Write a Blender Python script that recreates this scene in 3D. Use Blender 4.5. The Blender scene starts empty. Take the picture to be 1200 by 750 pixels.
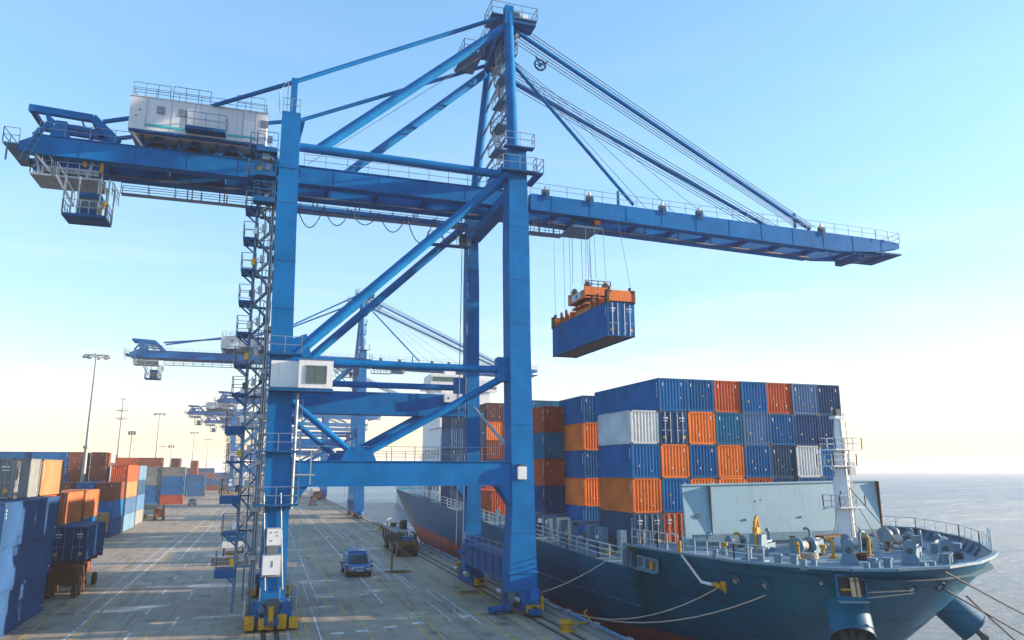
import bpy, math, random
from mathutils import Vector, Matrix
S = bpy.context.scene
COL = S.collection
rnd = random.Random(11)
PI = math.pi
V = Vector

# ------------------------------------------------------------------ materials
def nmat(name):
    m = bpy.data.materials.new(name); m.use_nodes = True
    nt = m.node_tree; b = nt.nodes['Principled BSDF']
    return m, nt, b
def N(nt, t, **kw):
    n = nt.nodes.new(t)
    for k, v in kw.items():
        if k.startswith('i_'):
            key = k[2:].replace('_', ' ')
            n.inputs[int(key) if key.isdigit() else key].default_value = v
        else: setattr(n, k, v)
    return n
def ramp(nt, src, stops):
    r = N(nt, 'ShaderNodeValToRGB'); e = r.color_ramp.elements
    while len(e) < len(stops): e.new(0.5)
    for q, (p, c) in zip(e, stops):
        q.position = p; q.color = (c, c, c, 1) if not hasattr(c, '__len__') else (*c, 1)
    nt.links.new(src, r.inputs[0]); return r
def mix(nt, a, b, fac, mode='MIX'):
    m = N(nt, 'ShaderNodeMix', data_type='RGBA', blend_type=mode)
    for sock, v in ((m.inputs[6], a), (m.inputs[7], b), (m.inputs[0], fac)):
        if hasattr(v, 'is_linked') or isinstance(v, bpy.types.NodeSocket): nt.links.new(v, sock)
        elif hasattr(v, '__len__'): sock.default_value = (*v, 1)
        else: sock.default_value = v
    return m.outputs[2]
def coords(nt, kind='Object', scale=(1, 1, 1)):
    tc = N(nt, 'ShaderNodeTexCoord'); mp = N(nt, 'ShaderNodeMapping')
    mp.inputs['Scale'].default_value = scale
    nt.links.new(tc.outputs[kind], mp.inputs[0]); return mp.outputs[0]
def noise(nt, co, sc, det=4, rough=.6):
    n = N(nt, 'ShaderNodeTexNoise', i_Scale=sc, i_Detail=det, i_Roughness=rough)
    nt.links.new(co, n.inputs['Vector']); return n.outputs[0]

def paint(name, col, rough=.45, wear=.25, rust=.12, spec=.4, streak=.35, rustcol=(.16, .055, .02), jitter=0., metallic=0.):
    """Painted steel: patchy fading, vertical streaks, rust specks."""
    m, nt, b = nmat(name)
    co = coords(nt); cs = coords(nt, scale=(1.6, 1.6, .12))
    big = noise(nt, co, .55, 3); st = noise(nt, cs, 2.2, 4, .7); fine = noise(nt, co, 5.5, 5, .75)
    c = mix(nt, tuple(x * (1 - wear) for x in col), tuple(min(1, x * (1 + wear * .7) + .012 * wear) for x in col), ramp(nt, big, [(.3, 0), (.7, 1)]).outputs[0])
    pale = tuple(min(1, x * .8 + .035) for x in col)
    c = mix(nt, c, pale, ramp(nt, st, [(.52, 0), (.78, streak)]).outputs[0])
    gs = noise(nt, coords(nt, scale=(2.3, 2.3, .09)), 1.7, 5, .75)
    c = mix(nt, c, tuple(x * .42 + .004 for x in col), ramp(nt, gs, [(.54, 0), (.74, min(.75, streak * 2.2 + .18))]).outputs[0])
    if rust > 0:
        c = mix(nt, c, rustcol, ramp(nt, fine, [(.72 - rust * .6, 0), (.78 - rust * .5, .85)]).outputs[0])
    if jitter:
        oi = N(nt, 'ShaderNodeObjectInfo'); hs = N(nt, 'ShaderNodeHueSaturation')
        mr = N(nt, 'ShaderNodeMapRange'); mr.inputs[3].default_value = 1 - jitter; mr.inputs[4].default_value = 1 + jitter
        nt.links.new(oi.outputs['Random'], mr.inputs[0]); nt.links.new(mr.outputs[0], hs.inputs['Value'])
        nt.links.new(c, hs.inputs['Color']); c = hs.outputs[0]
    nt.links.new(c, b.inputs['Base Color'])
    rr = ramp(nt, fine, [(.3, max(0, rough - .1)), (.8, min(1, rough + .25))])
    nt.links.new(rr.outputs[0], b.inputs['Roughness'])
    b.inputs['Specular IOR Level'].default_value = spec; b.inputs['Metallic'].default_value = metallic
    return m
def plain(name, col, rough=.5, metallic=0., spec=.5):
    m, nt, b = nmat(name)
    co = coords(nt); n = noise(nt, co, 3., 4)
    c = mix(nt, tuple(x * .8 for x in col), tuple(min(1, x * 1.15) for x in col), ramp(nt, n, [(.3, 0), (.7, 1)]).outputs[0])
    nt.links.new(c, b.inputs['Base Color'])
    b.inputs['Roughness'].default_value = rough; b.inputs['Metallic'].default_value = metallic
    b.inputs['Specular IOR Level'].default_value = spec
    return m

BLUE = paint('crane_blue_paint', (.0, .138, .385), .55, .2, .08, .06, .07)
BLUED = paint('crane_blue_worn', (.003, .09, .25), .55, .25, .14, .12, .12)
CATW = paint('galvanised_blue', (.07, .17, .30), .5, .2, .08)
GALV = plain('galvanised_steel', (.33, .36, .40), .45, .5)
RAILG = plain('railing_steel', (.20, .27, .36), .5, .2)
WHITE = paint('white_paint', (.70, .71, .72), .45, .06, .05, .4, .12)
HOUSE = paint('pale_grey_cladding', (.56, .58, .62), .5, .05, .03, .3, .12)
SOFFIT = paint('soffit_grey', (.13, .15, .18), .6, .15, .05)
TEAL = paint('teal_stripe', (.03, .40, .44), .5, .1, .03)
YEL = paint('yellow_paint', (.50, .26, .012), .6, .3, .25, .3, .3)
ORG = paint('spreader_orange', (.62, .14, .025), .5, .2, .15)
ROPE = plain('wire_rope', (.10, .12, .15), .6, .3)
DARK = plain('dark_rubber', (.025, .026, .03), .75)
DKST = paint('dark_machinery', (.06, .075, .09), .5, .2, .15)
GLASS = plain('cab_glass', (.05, .09, .10), .08, 0, .8)
RUST = paint('rusty_steel', (.11, .045, .025), .75, .35, .2)
WARM = plain('sun_tinted_steel', (.42, .30, .20), .4, .6)  # warm sunlight put into the steel's base colour
HEMP = plain('mooring_rope', (.42, .37, .31), .85)
BLACKROPE = plain('dark_mooring_rope', (.04, .042, .05), .8)
MARKW = plain('pale_stencil', (.62, .64, .66), .6)
MARKY = plain('yellow_stencil', (.65, .38, .03), .6)
SHIPGREY = paint('deck_fitting_paint', (.11, .215, .30), .45, .12, .08, .4, .15)
RAILW = plain('ship_rail_white', (.38, .46, .52), .5)
BREAK = paint('breakwater_paint', (.22, .37, .46), .5, .08, .03, .35, .18)
DECKP = paint('deck_paint', (.15, .235, .29), .6, .25, .2)
CC = {
 'dark blue': (.022, .08, .21), 'blue': (.004, .12, .32), 'navy blue': (.012, .065, .17), 'teal blue': (.006, .13, .25), 'slate blue': (.03, .085, .16),
 'steel blue': (.075, .16, .30), 'orange': (.82, .20, .05), 'rust red': (.46, .09, .045), 'brown': (.22, .07, .05),
 'white': (.62, .63, .64), 'grey': (.20, .215, .22), 'tan': (.31, .185, .095), 'faded orange': (.42, .14, .06), 'light blue': (.13, .24, .34), 'purple brown': (.13, .06, .07)}
CM = {k: paint('container_' + k.replace(' ', '_'), v, .65, .22, .18, .08, .16, jitter=.16) for k, v in CC.items()}

# ------------------------------------------------------------------ mesh builder
class MB:
    def __init__(s, mat): s.v = []; s.f = []; s.mi = []; s.sm = []; s.mats = [mat]; s.c = 0
    def m(s, mat):
        if mat not in s.mats: s.mats.append(mat)
        s.c = s.mats.index(mat); return s
    def face(s, pts, smooth=False):
        i = len(s.v); s.v += [tuple(p) for p in pts]; s.f.append(tuple(range(i, i + len(pts)))); s.mi.append(s.c); s.sm.append(smooth)
    def idx(s, vs, fs, smooth=False):
        i = len(s.v); s.v += [tuple(p) for p in vs]
        for f in fs: s.f.append(tuple(i + q for q in f)); s.mi.append(s.c); s.sm.append(smooth)
    def hexa(s, p):  # 8 points: bottom 4 ccw, top 4 ccw
        s.idx(p, [(3, 2, 1, 0), (4, 5, 6, 7), (0, 1, 5, 4), (1, 2, 6, 5), (2, 3, 7, 6), (3, 0, 4, 7)])
    def box(s, x0, x1, y0, y1, z0, z1):
        s.hexa([(x0, y0, z0), (x1, y0, z0), (x1, y1, z0), (x0, y1, z0), (x0, y0, z1), (x1, y0, z1), (x1, y1, z1), (x0, y1, z1)])
        return s
    def bar(s, a, b, w, h=None, up=(0, 0, 1)):
        h = w if h is None else h
        a, b = V(a), V(b); d = (b - a)
        if d.length < 1e-6: return s
        d.normalize(); u = V(up)
        if abs(d.dot(u)) > .98: u = V((0, 1, 0))
        x = d.cross(u).normalized() * (w / 2); y = x.cross(d).normalized() * (h / 2)
        s.hexa([a - x - y, a + x - y, b + x - y, b - x - y, a - x + y, a + x + y, b + x + y, b - x + y]); return s
    def tube(s, a, b, r, n=10, r2=None, cap=True):
        a, b = V(a), V(b); d = (b - a).normalized(); r2 = r if r2 is None else r2
        u = V((0, 0, 1)) if abs(d.z) < .9 else V((1, 0, 0))
        x = d.cross(u).normalized(); y = d.cross(x)
        ring = [x * math.cos(2 * PI * i / n) + y * math.sin(2 * PI * i / n) for i in range(n)]
        vs = [a + q * r for q in ring] + [b + q * r2 for q in ring]
        s.idx(vs, [(i, i + n, (i + 1) % n + n, (i + 1) % n) for i in range(n)], True)
        if cap:
            s.face([a + q * r for q in ring]); s.face([b + q * r2 for q in reversed(ring)])
        return s
    def pipe(s, pts, r, n=6):
        for a, b in zip(pts, pts[1:]): s.tube(a, b, r, n, cap=False)
        return s
    def prism(s, poly, vec):
        vec = V(vec); p = [V(q) for q in poly]; q = [a + vec for a in p]; n = len(p)
        s.face(list(reversed(p))); s.face(q)
        for i in range(n): s.face([p[i], p[(i + 1) % n], q[(i + 1) % n], q[i]])
        return s
    def rail(s, pts, h=1.1, step=1.4, w=.05, rails=(1., .5), closed=False):
        pts = [V(p) for p in pts]
        if closed: pts.append(pts[0])
        for a, b in zip(pts, pts[1:]):
            n = max(1, int(round((b - a).length / step)))
            for i in range(n + 1):
                p = a.lerp(b, i / n); s.bar(p, p + V((0, 0, h)), w)
            for r in rails: s.bar(a + V((0, 0, h * r)), b + V((0, 0, h * r)), w, w * .8)
        return s
    def deck(s, x0, x1, y0, y1, z, t=.1, sides='LRFB', rm=None, h=1.1):
        s.box(x0, x1, y0, y1, z - t, z); c = s.c
        if rm: s.m(rm)
        e = {'F': ((x0, y0), (x1, y0)), 'B': ((x0, y1), (x1, y1)), 'L': ((x0, y0), (x0, y1)), 'R': ((x1, y0), (x1, y1))}
        for k in sides: s.rail([(*e[k][0], z), (*e[k][1], z)], h)
        s.c = c; return s
    def stair(s, a, b, w=.7, dirw=(0, 1, 0)):
        a, b = V(a), V(b); o = V(dirw) * (w / 2)
        for q in (-1, 1):
            s.bar(a + o * q, b + o * q, .05, .15)
            s.bar(a + o * q + V((0, 0, .95)), b + o * q + V((0, 0, .95)), .05)
            for t in (0, .5, 1): p = a.lerp(b, t) + o * q; s.bar(p, p + V((0, 0, .95)), .04)
        n = max(2, int(abs(a.z - b.z) / .28))
        for i in range(1, n): p = a.lerp(b, i / n); s.bar(p - o, p + o, .22, .04)
        return s
    def ladder(s, a, b, w=.45, dirw=(1, 0, 0)):
        a, b = V(a), V(b); o = V(dirw) * (w / 2)
        for q in (-1, 1): s.bar(a + o * q, b + o * q, .06)
        n = max(2, int((b - a).length / .4))
        for i in range(1, n): p = a.lerp(b, i / n); s.bar(p - o, p + o, .045)
        return s
    def mesh(s, name):
        me = bpy.data.meshes.new(name); me.from_pydata(s.v, [], s.f)
        for m in s.mats: me.materials.append(m)
        me.polygons.foreach_set('material_index', s.mi); me.polygons.foreach_set('use_smooth', s.sm)
        me.update(); return me
    def build(s, name, parent=None, loc=None, rz=0):
        o = bpy.data.objects.new(name, s.mesh(name)); COL.objects.link(o)
        if parent: o.parent = parent
        if loc: o.location = loc
        if rz: o.rotation_euler.z = rz
        return o

def tag(o, label=None, cat=None, group=None, kind=None):
    for k, v in (('label', label), ('category', cat), ('group', group), ('kind', kind)):
        if v: o[k] = v
    return o
def empty(name, loc, rz=0):
    o = bpy.data.objects.new(name, None); o.empty_display_size = .5; COL.objects.link(o)
    o.location = loc; o.rotation_euler.z = rz; return o
def copy_tree(o, parent=None, skip=()):
    c = o.copy(); COL.objects.link(c)
    if parent: c.parent = parent
    for ch in list(o.children):
        if ch.name.split('.')[0] not in skip: copy_tree(ch, c, skip)
    return c
def lerp_prof(prof, z):
    for (a, a0, a1), (b, b0, b1) in zip(prof, prof[1:]):
        if a <= z <= b: t = (z - a) / (b - a + 1e-9); return a0 + (b0 - a0) * t, a1 + (b1 - a1) * t
def catenary(a, b, sag, n=14):
    a, b = V(a), V(b)
    return [a.lerp(b, i / n) - V((0, 0, sag * 4 * (i / n) * (1 - i / n))) for i in range(n + 1)]
# ------------------------------------------------------------------ ship-to-shore crane
def make_crane(label, group, loc, xb=-18.3, xe=60.8):
    root = empty('gantry_crane', loc); tag(root, label, 'gantry crane', group)
    D = 13.3
    # --- legs
    def leg(prof, y0, y1, zb):
        mb = MB(BLUE)
        for (za, a0, a1), (zc, c0, c1) in zip(prof, prof[1:]):
            mb.hexa([(a0, y0, za), (a1, y0, za), (a1, y1, za), (a0, y1, za), (c0, y0, zc), (c1, y0, zc), (c1, y1, zc), (c0, y1, zc)])
        return mb
    land = [(1.3, .16, 1.76), (9.9, .03, 1.66), (18.1, -.15, 1.30), (26, -.34, 1.10), (34.9, -.36, .92)]
    sea = [(1.15, 16.86, 18.84), (2.6, 16.78, 18.80), (2.601, 16.78, 18.80), (6.8, 16.98, 18.68), (19, 16.80, 18.42), (26.3, 16.72, 18.36), (34.4, 16.78, 18.12)]
    legs = []
    for prof, yy in ((land, 0), (land, D), (sea, 0), (sea, D)):
        a = prof is sea
        if a and yy: prof = [(z, x0 + .2, x1 - .25) for z, x0, x1 in sea]
        hw = .85 if not (a and yy) else .7
        mb = leg(prof, yy - hw, yy + hw, 1.2); sea_side = a
        if a:
            mb.box(16.72, 18.87, yy - .92, yy + .92, 2.5, 2.62)
            mb.box(16.70, 18.2, yy - .9, yy + .9, 34.36, 34.46)
        else:
            for z in (10.9, 7.6, 30.6): mb.box(-.42 if z > 20 else -.02, 1.12 if z > 20 else 1.72, yy - .9, yy + .9, z, z + .08)
        for z in (5.2, 12.9, 20.4, 23.8, 28.0):   # plate joints
            x0, x1 = lerp_prof(prof, z); mb.m(BLUED).box(x0 - .015, x1 + .015, yy - hw - .015, yy + hw + .015, z, z + .06)
        mb.m(BLUE)
        L = mb.build('leg', root); legs.append(L)
        cx = 17.85 if a else .95
        b = MB(BLUED)
        b.prism([(cx - .55, yy - 2.5, .55), (cx - .55, yy + 2.5, .55), (cx - .55, yy + 1.0, 1.35), (cx - .55, yy - 1.0, 1.35)], (1.1, 0, 0))
        for q in (-1, 1):
            b.m(BLUED).box(cx - .42, cx + .42, yy + q * 1.7 - .95, yy + q * 1.7 + .95, .35, .85)
            for w in (-.5, .5):
                b.m(DKST).tube((cx - .3, yy + q * 1.7 + w, .36), (cx + .3, yy + q * 1.7 + w, .36), .36, 14)
            b.m(GALV).tube((cx - .8, yy + q * 1.7, .9), (cx - .8, yy + q * 1.7 + .9, .9), .22, 10)
        if a:
            b.m(YEL).box(cx - .5, cx + .5, yy - 2.95, yy - 2.62, .16, .7); b.m(BLUED).box(cx - .62, cx - .46, yy - 2.6, yy + 2.4, .14, .6); b.box(cx + .46, cx + .62, yy - 2.6, yy + 2.4, .14, .6)
        else:
            for q, zt in ((-1.55, .95), (-.75, .8), (.35, .95), (1.05, .8)): b.m(YEL).box(cx + q, cx + q + .55, yy - 2.6, yy - 2.2, .16, zt)
            b.m(YEL).box(cx - .2, cx + .12, yy - 2.7, yy - 2.3, .16, 1.45); b.m(DKST).box(cx - .35, cx + .4, yy - 2.2, yy - 1.0, .5, 1.7); b.m(CATW).tube((cx + .5, yy - 2.2, .7), (cx + .9, yy - 1.2, 1.6), .16, 8); b.tube((cx - .6, yy - 2.2, 1.2), (cx - .9, yy - 1.2, 1.5), .2, 8); b.m(DKST).box(cx - 1.6, cx + 1.65, yy - 2.15, yy + 2.4, .14, .5); b.m(BLUED).box(cx - 1.2, cx - .7, yy - 2.1, yy - 1.2, .5, 1.6); b.box(cx + .6, cx + 1.2, yy - 2.1, yy - 1.2, .5, 1.5); b.m(RAILG).rail([(cx - 1.6, yy - 2.6, .9), (cx - 1.6, yy - .4, .9)], 1.0, .8, .06)
        b.m(DARK).tube((cx, yy - 3.3, .5), (cx, yy - 2.8, .5), .16, 10)
        b.build('wheel_bogie', L)
    # --- sills and portal beams
    for x0, x1, g in ((.2, 1.5, BLUED), (17.0, 18.6, BLUED)):
        mb = MB(g); mb.box(x0, x1, .86, D - .86, 1.7, 3.35); mb.box(x0 - .15, x1 + .15, .86, D - .86, 3.35, 3.42)
        for y in range(2, 12, 2): mb.box(x0 - .06, x0, y - .04, y + .04, 1.75, 3.3)
        mb.m(RAILG).rail([(x0 - .1, 1, 3.42), (x0 - .1, D - 1, 3.42)], .9, 2)
        mb.build('sill_beam', root)
    for yy in (0, D):
        mb = MB(BLUE); mb.box(1.6, 17.05, yy - .7, yy + .7, 8.62, 10.22)
        mb.box(1.6, 17.05, yy - .8, yy + .8, 10.22, 10.27); mb.box(1.6, 17.05, yy - .8, yy + .8, 8.57, 8.62)
        for q, x in ((1, 16.98), (-1, 1.72)):   # haunches
            mb.prism([(x, yy - .69, 8.6), (x, yy - .69, 7.1), (x - q * 1.1, yy - .69, 8.6)], (0, 1.38, 0))
        mb.prism([(4.9, yy - .25, 10.27), (7.3, yy - .25, 10.27), (7.0, yy - .25, 10.95), (6.5, yy - .25, 11.0), (6.45, yy - .25, 11.25), (5.75, yy - .25, 11.25), (5.7, yy - .25, 11.0), (5.2, yy - .25, 10.95)], (0, .5, 0))
        mb.m(RAILG).rail([(1.8, yy + .6, 10.27), (16.8, yy + .6, 10.27)], 1.0, 1.6)
        mb.build('portal_beam', root)
        t = MB(BLUE); t.tube((1.4, yy, 17.0), (16.3, yy, 17.0), .27, 14); t.box(16.0, 16.82, yy - .4, yy + .4, 16.1, 17.9); t.build('tie_tube', root)
        t = MB(BLUE); t.tube((1.0, yy, 32.65), (16.9, yy, 32.5), .33, 14); t.build('tie_tube', root)
        # K braces
        for a, b_, r in (((6.4, yy, 10.7), (16.5, yy, 16.4), .27), ((5.8, yy, 10.7), (1.5, yy, 14.2), .23)):
            MB(BLUE).tube(a, b_, r, 12).build('diagonal_brace', root)
        u = MB(BLUE); u.tube((1.4, yy, 17.4), (16.9, yy, 32.6), .36, 14)
        u.prism([(.9, yy - .3, 16.8), (2.6, yy - .3, 17.3), (2.2, yy - .3, 18.9), (1.0, yy - .3, 18.4)], (0, .6, 0)); u.build('diagonal_brace', root)
    mb = MB(BLUE); mb.box(1.5, 16.85, D - .75, D + .75, 14.35, 16.3); mb.build('cross_beam', root)
    mb = MB(BLUE); mb.box(.1, 1.4, .85, D - .85, 14.4, 16.2); mb.build('cross_beam', root)
    mb = MB(BLUE); mb.box(.0, .95, .85, D - .85, 29.3, 30.9); mb.build('cross_beam', root)
    mb = MB(BLUE); mb.box(16.95, 18.05, .85, D - .85, 30.75, 31.66); mb.build('cross_beam', root)
    mb = MB(BLUE); mb.box(17.0, 18.0, .85, D - .85, 33.4, 34.3); mb.build('cross_beam', root)
    MB(GALV).tube((17.6, D - .9, 15.2), (17.6, .9, 10.9), .13, 8).build('diagonal_brace', root)
    # --- girders and boom
    for y0, y1 in ((4.8, 5.5), (8.0, 8.7)):
        mb = MB(BLUE); mb.box(xb + 1.4, 20.2, y0, y1, 31.75, 33.15)
        mb.prism([(xb + 1.4, y0, 31.75), (xb + 1.4, y0, 33.15), (xb + .3, y0, 32.5), (xb + .3, y0, 31.9)], (0, y1 - y0, 0))
        mb.box(xb + 1.4, 20.2, y0 - .1, y1 + .1, 33.15, 33.2); mb.box(xb + 1.4, 20.2, y0 - .12, y1 + .12, 31.70, 31.75)
        for x in [xb + 4.2 + 3.6 * i for i in range(12)]:
            if x < 20: mb.box(x - .03, x + .03, y0 - .025, y0, 31.76, 33.14)
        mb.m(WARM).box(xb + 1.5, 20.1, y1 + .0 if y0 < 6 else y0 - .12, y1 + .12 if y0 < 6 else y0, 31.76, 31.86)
        mb.build('main_girder', root)
        mb = MB(BLUE)
        mb.prism([(20.5, y0, 31.75), (20.5, y0, 33.2), (xe - 2, y0, 32.72), (xe, y0, 32.55), (xe, y0, 32.0), (xe - 3.2, y0, 31.35), (xe - 8, y0, 31.0), (52, y0, 31.05)], (0, y1 - y0, 0))
        for x in [22.5 + 3.6 * i for i in range(11)]:
            zt = 33.2 - (x - 20.5) * .0123; zb_ = 31.75 - (x - 20.5) * .022
            mb.box(x - .03, x + .03, y0 - .025, y0, zb_ + .03, zt - .03)
        mb.bar((20.6, (y0 + y1) / 2, 31.72), (52, (y0 + y1) / 2, 31.02), .95, .06)
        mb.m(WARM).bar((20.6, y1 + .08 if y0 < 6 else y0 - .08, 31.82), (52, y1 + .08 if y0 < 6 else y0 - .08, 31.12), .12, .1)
        mb.build('boom_girder', root)
    for x in [xb + 1.8 + 4.0 * i for i in range(20)]:
        if x < xe - .5:
            z = 32.0 if x < 20 else 31.95 - (x - 20) * .02
            MB(BLUED).box(x - .15, x + .15, 5.5, 8.0, z, z + .45 if x < 52 else z + .4).build('cross_tie', root)
    mb = MB(BLUED)   # boom tip
    mb.box(xe - 3.2, xe + .1, 4.7, 8.8, 31.25, 31.4); mb.box(xe - 5.2, xe - 4.4, 5.2, 8.3, 30.6, 31.1)
    mb.prism([(xe - 4.4, 5.0, 31.1), (xe - 1.8, 5.0, 31.3), (xe - 4.4, 5.0, 30.8)], (0, 3.5, 0))
    mb.m(RAILG).rail([(xe, 4.7, 32.5), (xe, 8.8, 32.5)]); mb.rail([(xe - 3, 4.7, 32.6), (xe, 4.7, 32.5)]); mb.build('boom_tip_frame', root)
    for p0, p1, st in (((20.5, 4.75, 33.2), (xe - 3, 4.75, 32.75), 1.7), ((20.5, 8.75, 33.2), (xe - 3, 8.75, 32.75), 2.4), ((1.5, 4.75, 33.2), (16.5, 4.75, 33.2), 1.7), ((xb + 1.5, 4.75, 33.2), (xb + 8, 4.75, 33.2), 1.5), ((xb + 1.5, 8.75, 33.2), (-11, 8.75, 33.2), 1.5)):
        mb = MB(RAILG); mb.rail([p0, p1], 1.0, st, .045); mb.build('walkway_railing', root)
    for x in (21.9, 26.1, 33.4, 37.3, 51.2):
        b = MB(DKST); z = 33.2 - (x - 20.5) * .0123
        b.box(x - .3, x + .3, 4.72, 5.1, z + .02, z + .5); b.m(WHITE).tube((x, 4.9, z + .5), (x, 4.9, z + .85), .13, 8); b.m(BLUED).box(x - .06, x + .3, 4.66, 4.72, z - .4, z + .3)
        b.build('rail_clamp', root)
    for x in (29.0, 48.2): MB(BLUE).box(x - .09, x + .09, 4.95, 5.15, 33.0, 34.5).build('latch_post', root)
    # --- machinery house
    h = MB(HOUSE); x0, x1, y0, y1 = -11.0, -1.45, 3.8, 9.9
    h.box(x0, x1, y0, y1, 34.15, 36.7)
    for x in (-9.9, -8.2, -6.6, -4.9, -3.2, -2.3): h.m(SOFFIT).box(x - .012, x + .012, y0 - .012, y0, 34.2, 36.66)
    h.m(HOUSE).box(x0 - .06, x1 + .06, y0 - .06, y1 + .06, 36.7, 36.76)
    h.m(TEAL).box(-9.9, -7.2, y0 - .05, y0, 34.45, 34.62); h.box(-4.2, -2.2, y0 - .05, y0, 34.45, 34.62)
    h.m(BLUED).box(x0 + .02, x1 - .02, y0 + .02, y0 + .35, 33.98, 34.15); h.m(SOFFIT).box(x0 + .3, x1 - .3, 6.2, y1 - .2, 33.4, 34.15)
    h.m(HOUSE).prism([(x0, y0 + .1, 34.15), (x0 + .25, y0 + .1, 34.15), (x0 + 1.0, y0 + 1.0, 33.22), (x0 + .8, y0 + 1.0, 33.22)], (0, .12, 0))
    for x, z in ((-10.4, 35.6), (-10.6, 35.1), (-5.9, 35.5), (-2.9, 35.4)): h.m(DKST).box(x, x + .12, y0 - .03, y0, z, z + .1)
    for x in (-9.2, -7.7, -1.9):
        h.m(SOFFIT).box(x, x + .55, y0 - .03, y0, 35.5, 36.1); h.m(GALV)
        for k_ in range(5): h.box(x + .02, x + .53, y0 - .05, y0 - .03, 35.54 + k_ * .11, 35.59 + k_ * .11)
    h.m(WHITE).box(-3.1, -2.35, y0 - .035, y0, 34.2, 35.9); h.m(DKST).box(-2.5, -2.42, y0 - .06, y0 - .035, 34.95, 35.05); h.m(RUST).box(-6.0, -5.94, y0 - .02, y0, 34.3, 34.9)
    H = h.build('machinery_house', root)
    r = MB(RAILG)
    for a, b_, q in ((-10.9, -8.4, 1.1), (-8.2, -5.6, 1.15), (-3.7, -1.7, 1.2)): r.rail([(a, y0 + .1, 36.76), (b_, y0 + .1, 36.76)], q, .85, .05)
    r.rail([(x0 + .1, y0 + .1, 36.76), (x0 + .1, y1 - .1, 36.76), (x1 - .1, y1 - .1, 36.76), (x1 - .1, y0 + .1, 36.76), (x0 + .1, y0 + .1, 36.76)], .7, 1.6, .04); r.build('roof_railing', H)
    p = MB(BLUED); p.deck(-7.1, -4.3, y0 - 1.0, y0 - .06, 34.5, .25, 'LRF', RAILG); p.m(YEL).box(-6.2, -5.0, y0 - .6, y0 - .2, 34.5, 34.62); p.build('side_platform', H)
    for k, x in enumerate((-10.2, -7.6, -5.0, -2.4)):
        t = MB(BLUED); t.bar((x, 4.9, 33.2), (x + 1.1, 4.9, 34.1), .22); t.bar((x + 2.2, 4.9, 33.2), (x + 1.1, 4.9, 34.1), .22)
        t.box(x - .1, x + .1, 4.8, 5.1, 33.2, 34.12); t.build('support_truss', H)
    # --- rear frame on the back reach
    xr = xb - (-18.3)
    for yy in (5.15, 8.35):
        f = MB(BLUE)
        f.bar((-17.7 + xr, yy, 35.25), (-13.6 + xr, yy, 35.05), .45, .5); f.bar((-13.6 + xr, yy, 35.1), (-11.8 + xr, yy, 33.4), .5, .55)
        f.bar((-15.9 + xr, yy, 33.2), (-16.6 + xr, yy, 35.2), .3); f.prism([(-16.2 + xr, yy - .2, 33.2), (-14.9 + xr, yy - .2, 33.2), (-15.2 + xr, yy - .2, 34.5), (-15.9 + xr, yy - .2, 34.5)], (0, .4, 0))
        f.bar((-15.3 + xr, yy, 34.2), (-12.3 + xr, yy, 34.0), .25, .3); f.bar((-12.3 + xr, yy, 33.2), (-12.3 + xr, yy, 34.2), .3)
        f.bar((-17.2 + xr, yy, 33.2), (-16.1 + xr, yy, 34.6), .28, .3); f.bar((-14.4 + xr, yy, 35.0), (-13.6 + xr, yy, 33.3), .12)
        f.build('rear_frame', root)
    for p_ in ((-17.6, 35.25), (-13.6, 35.05)): MB(BLUED).bar((p_[0] + xr, 5.15, p_[1]), (p_[0] + xr, 8.35, p_[1]), .3).build('rear_cross_tie', root)
    f = MB(BLUED)
    f.m(CATW).deck(-18.9 + xr, -17.9 + xr, 4.6, 9, 32.3, .1, 'LFB', RAILG)
    f.bar((-18.6 + xr, 4.7, 31.0), (-18.6 + xr, 4.7, 32.3), .1); f.ladder((-17.5 + xr, 4.5, 31), (-16.6 + xr, 4.5, 33.6)); f.build('rear_platform', root)
    # --- pylon
    apex = [V((16.9, 0, 46.6)), V((17.9, 9.2, 47.0))]
    base = [V((17.3, 0, 34.4)), V((17.5, D, 33.2))]
    for a, b in zip(base, apex): MB(BLUE).tube(a, b, .46, 16, .38).build('pylon_leg', root)
    p = MB(BLUED); p.bar((16.9, -.3, 46.5), (17.9, 9.6, 46.9), .8, .7); p.box(16.4, 19.4, .2, 1.6, 46.2, 46.45)
    p.m(BLUE).box(16.55, 17.25, -.35, .35, 45.6, 47.3); p.m(BLUED)
    p.m(DKST); 
    for y in (1.4, 3.4, 6.0, 7.6): p.tube((18.2, y, 46.3), (18.2, y + .25, 46.3), .55, 16)
    p.m(GALV).tube((18.0, 1.0, 45.6), (18.0, 8.4, 45.9), .16, 8)
    P = p.build('apex_beam', root)
    p = MB(CATW); p.deck(15.6, 19.6, .4, 2.6, 46.9, .1, 'LRFB', RAILG); p.deck(16.4, 18.8, 2.6, 8.6, 47.5, .1, 'LRB', RAILG); p.deck(14.6, 16.4, 5.6, 9.4, 46.3, .1, 'LFB', RAILG)
    p.m(DKST).box(17.4, 18.3, 1.2, 2.2, 46.9, 47.9); p.m(WHITE).box(18.5, 19.0, 1.0, 1.6, 46.9, 47.7); p.build('apex_platform', root)
    s_ = MB(CATW)
    zs = [34.6, 36.7, 38.8, 40.9, 43.0, 45.0]
    for i, z in enumerate(zs):
        t = (z - 33.2) / 13.6; yc = 6.6 - 2.2 * t; o = .35 * t
        s_.deck(17.0 + o, 18.3 + o, yc - 1.9, yc + .2, z, .1, 'LR' + ('F' if i % 2 else 'B'), RAILG)
        s_.bar((17.2 + o * .3, .3, z - .1), (17.6 + o, 12.8 - 4 * t, z - .1), .14, .18)
        if i < 5: s_.m(GALV).stair((17.4 + o if i % 2 else 18.0 + o, yc - 1.6 if i % 2 else yc, z), (17.4 + o if i % 2 else 18.0 + o, yc - .2 if i % 2 else yc - 1.7, zs[i + 1]), .6, (1, 0, 0)); s_.m(CATW)
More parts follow.
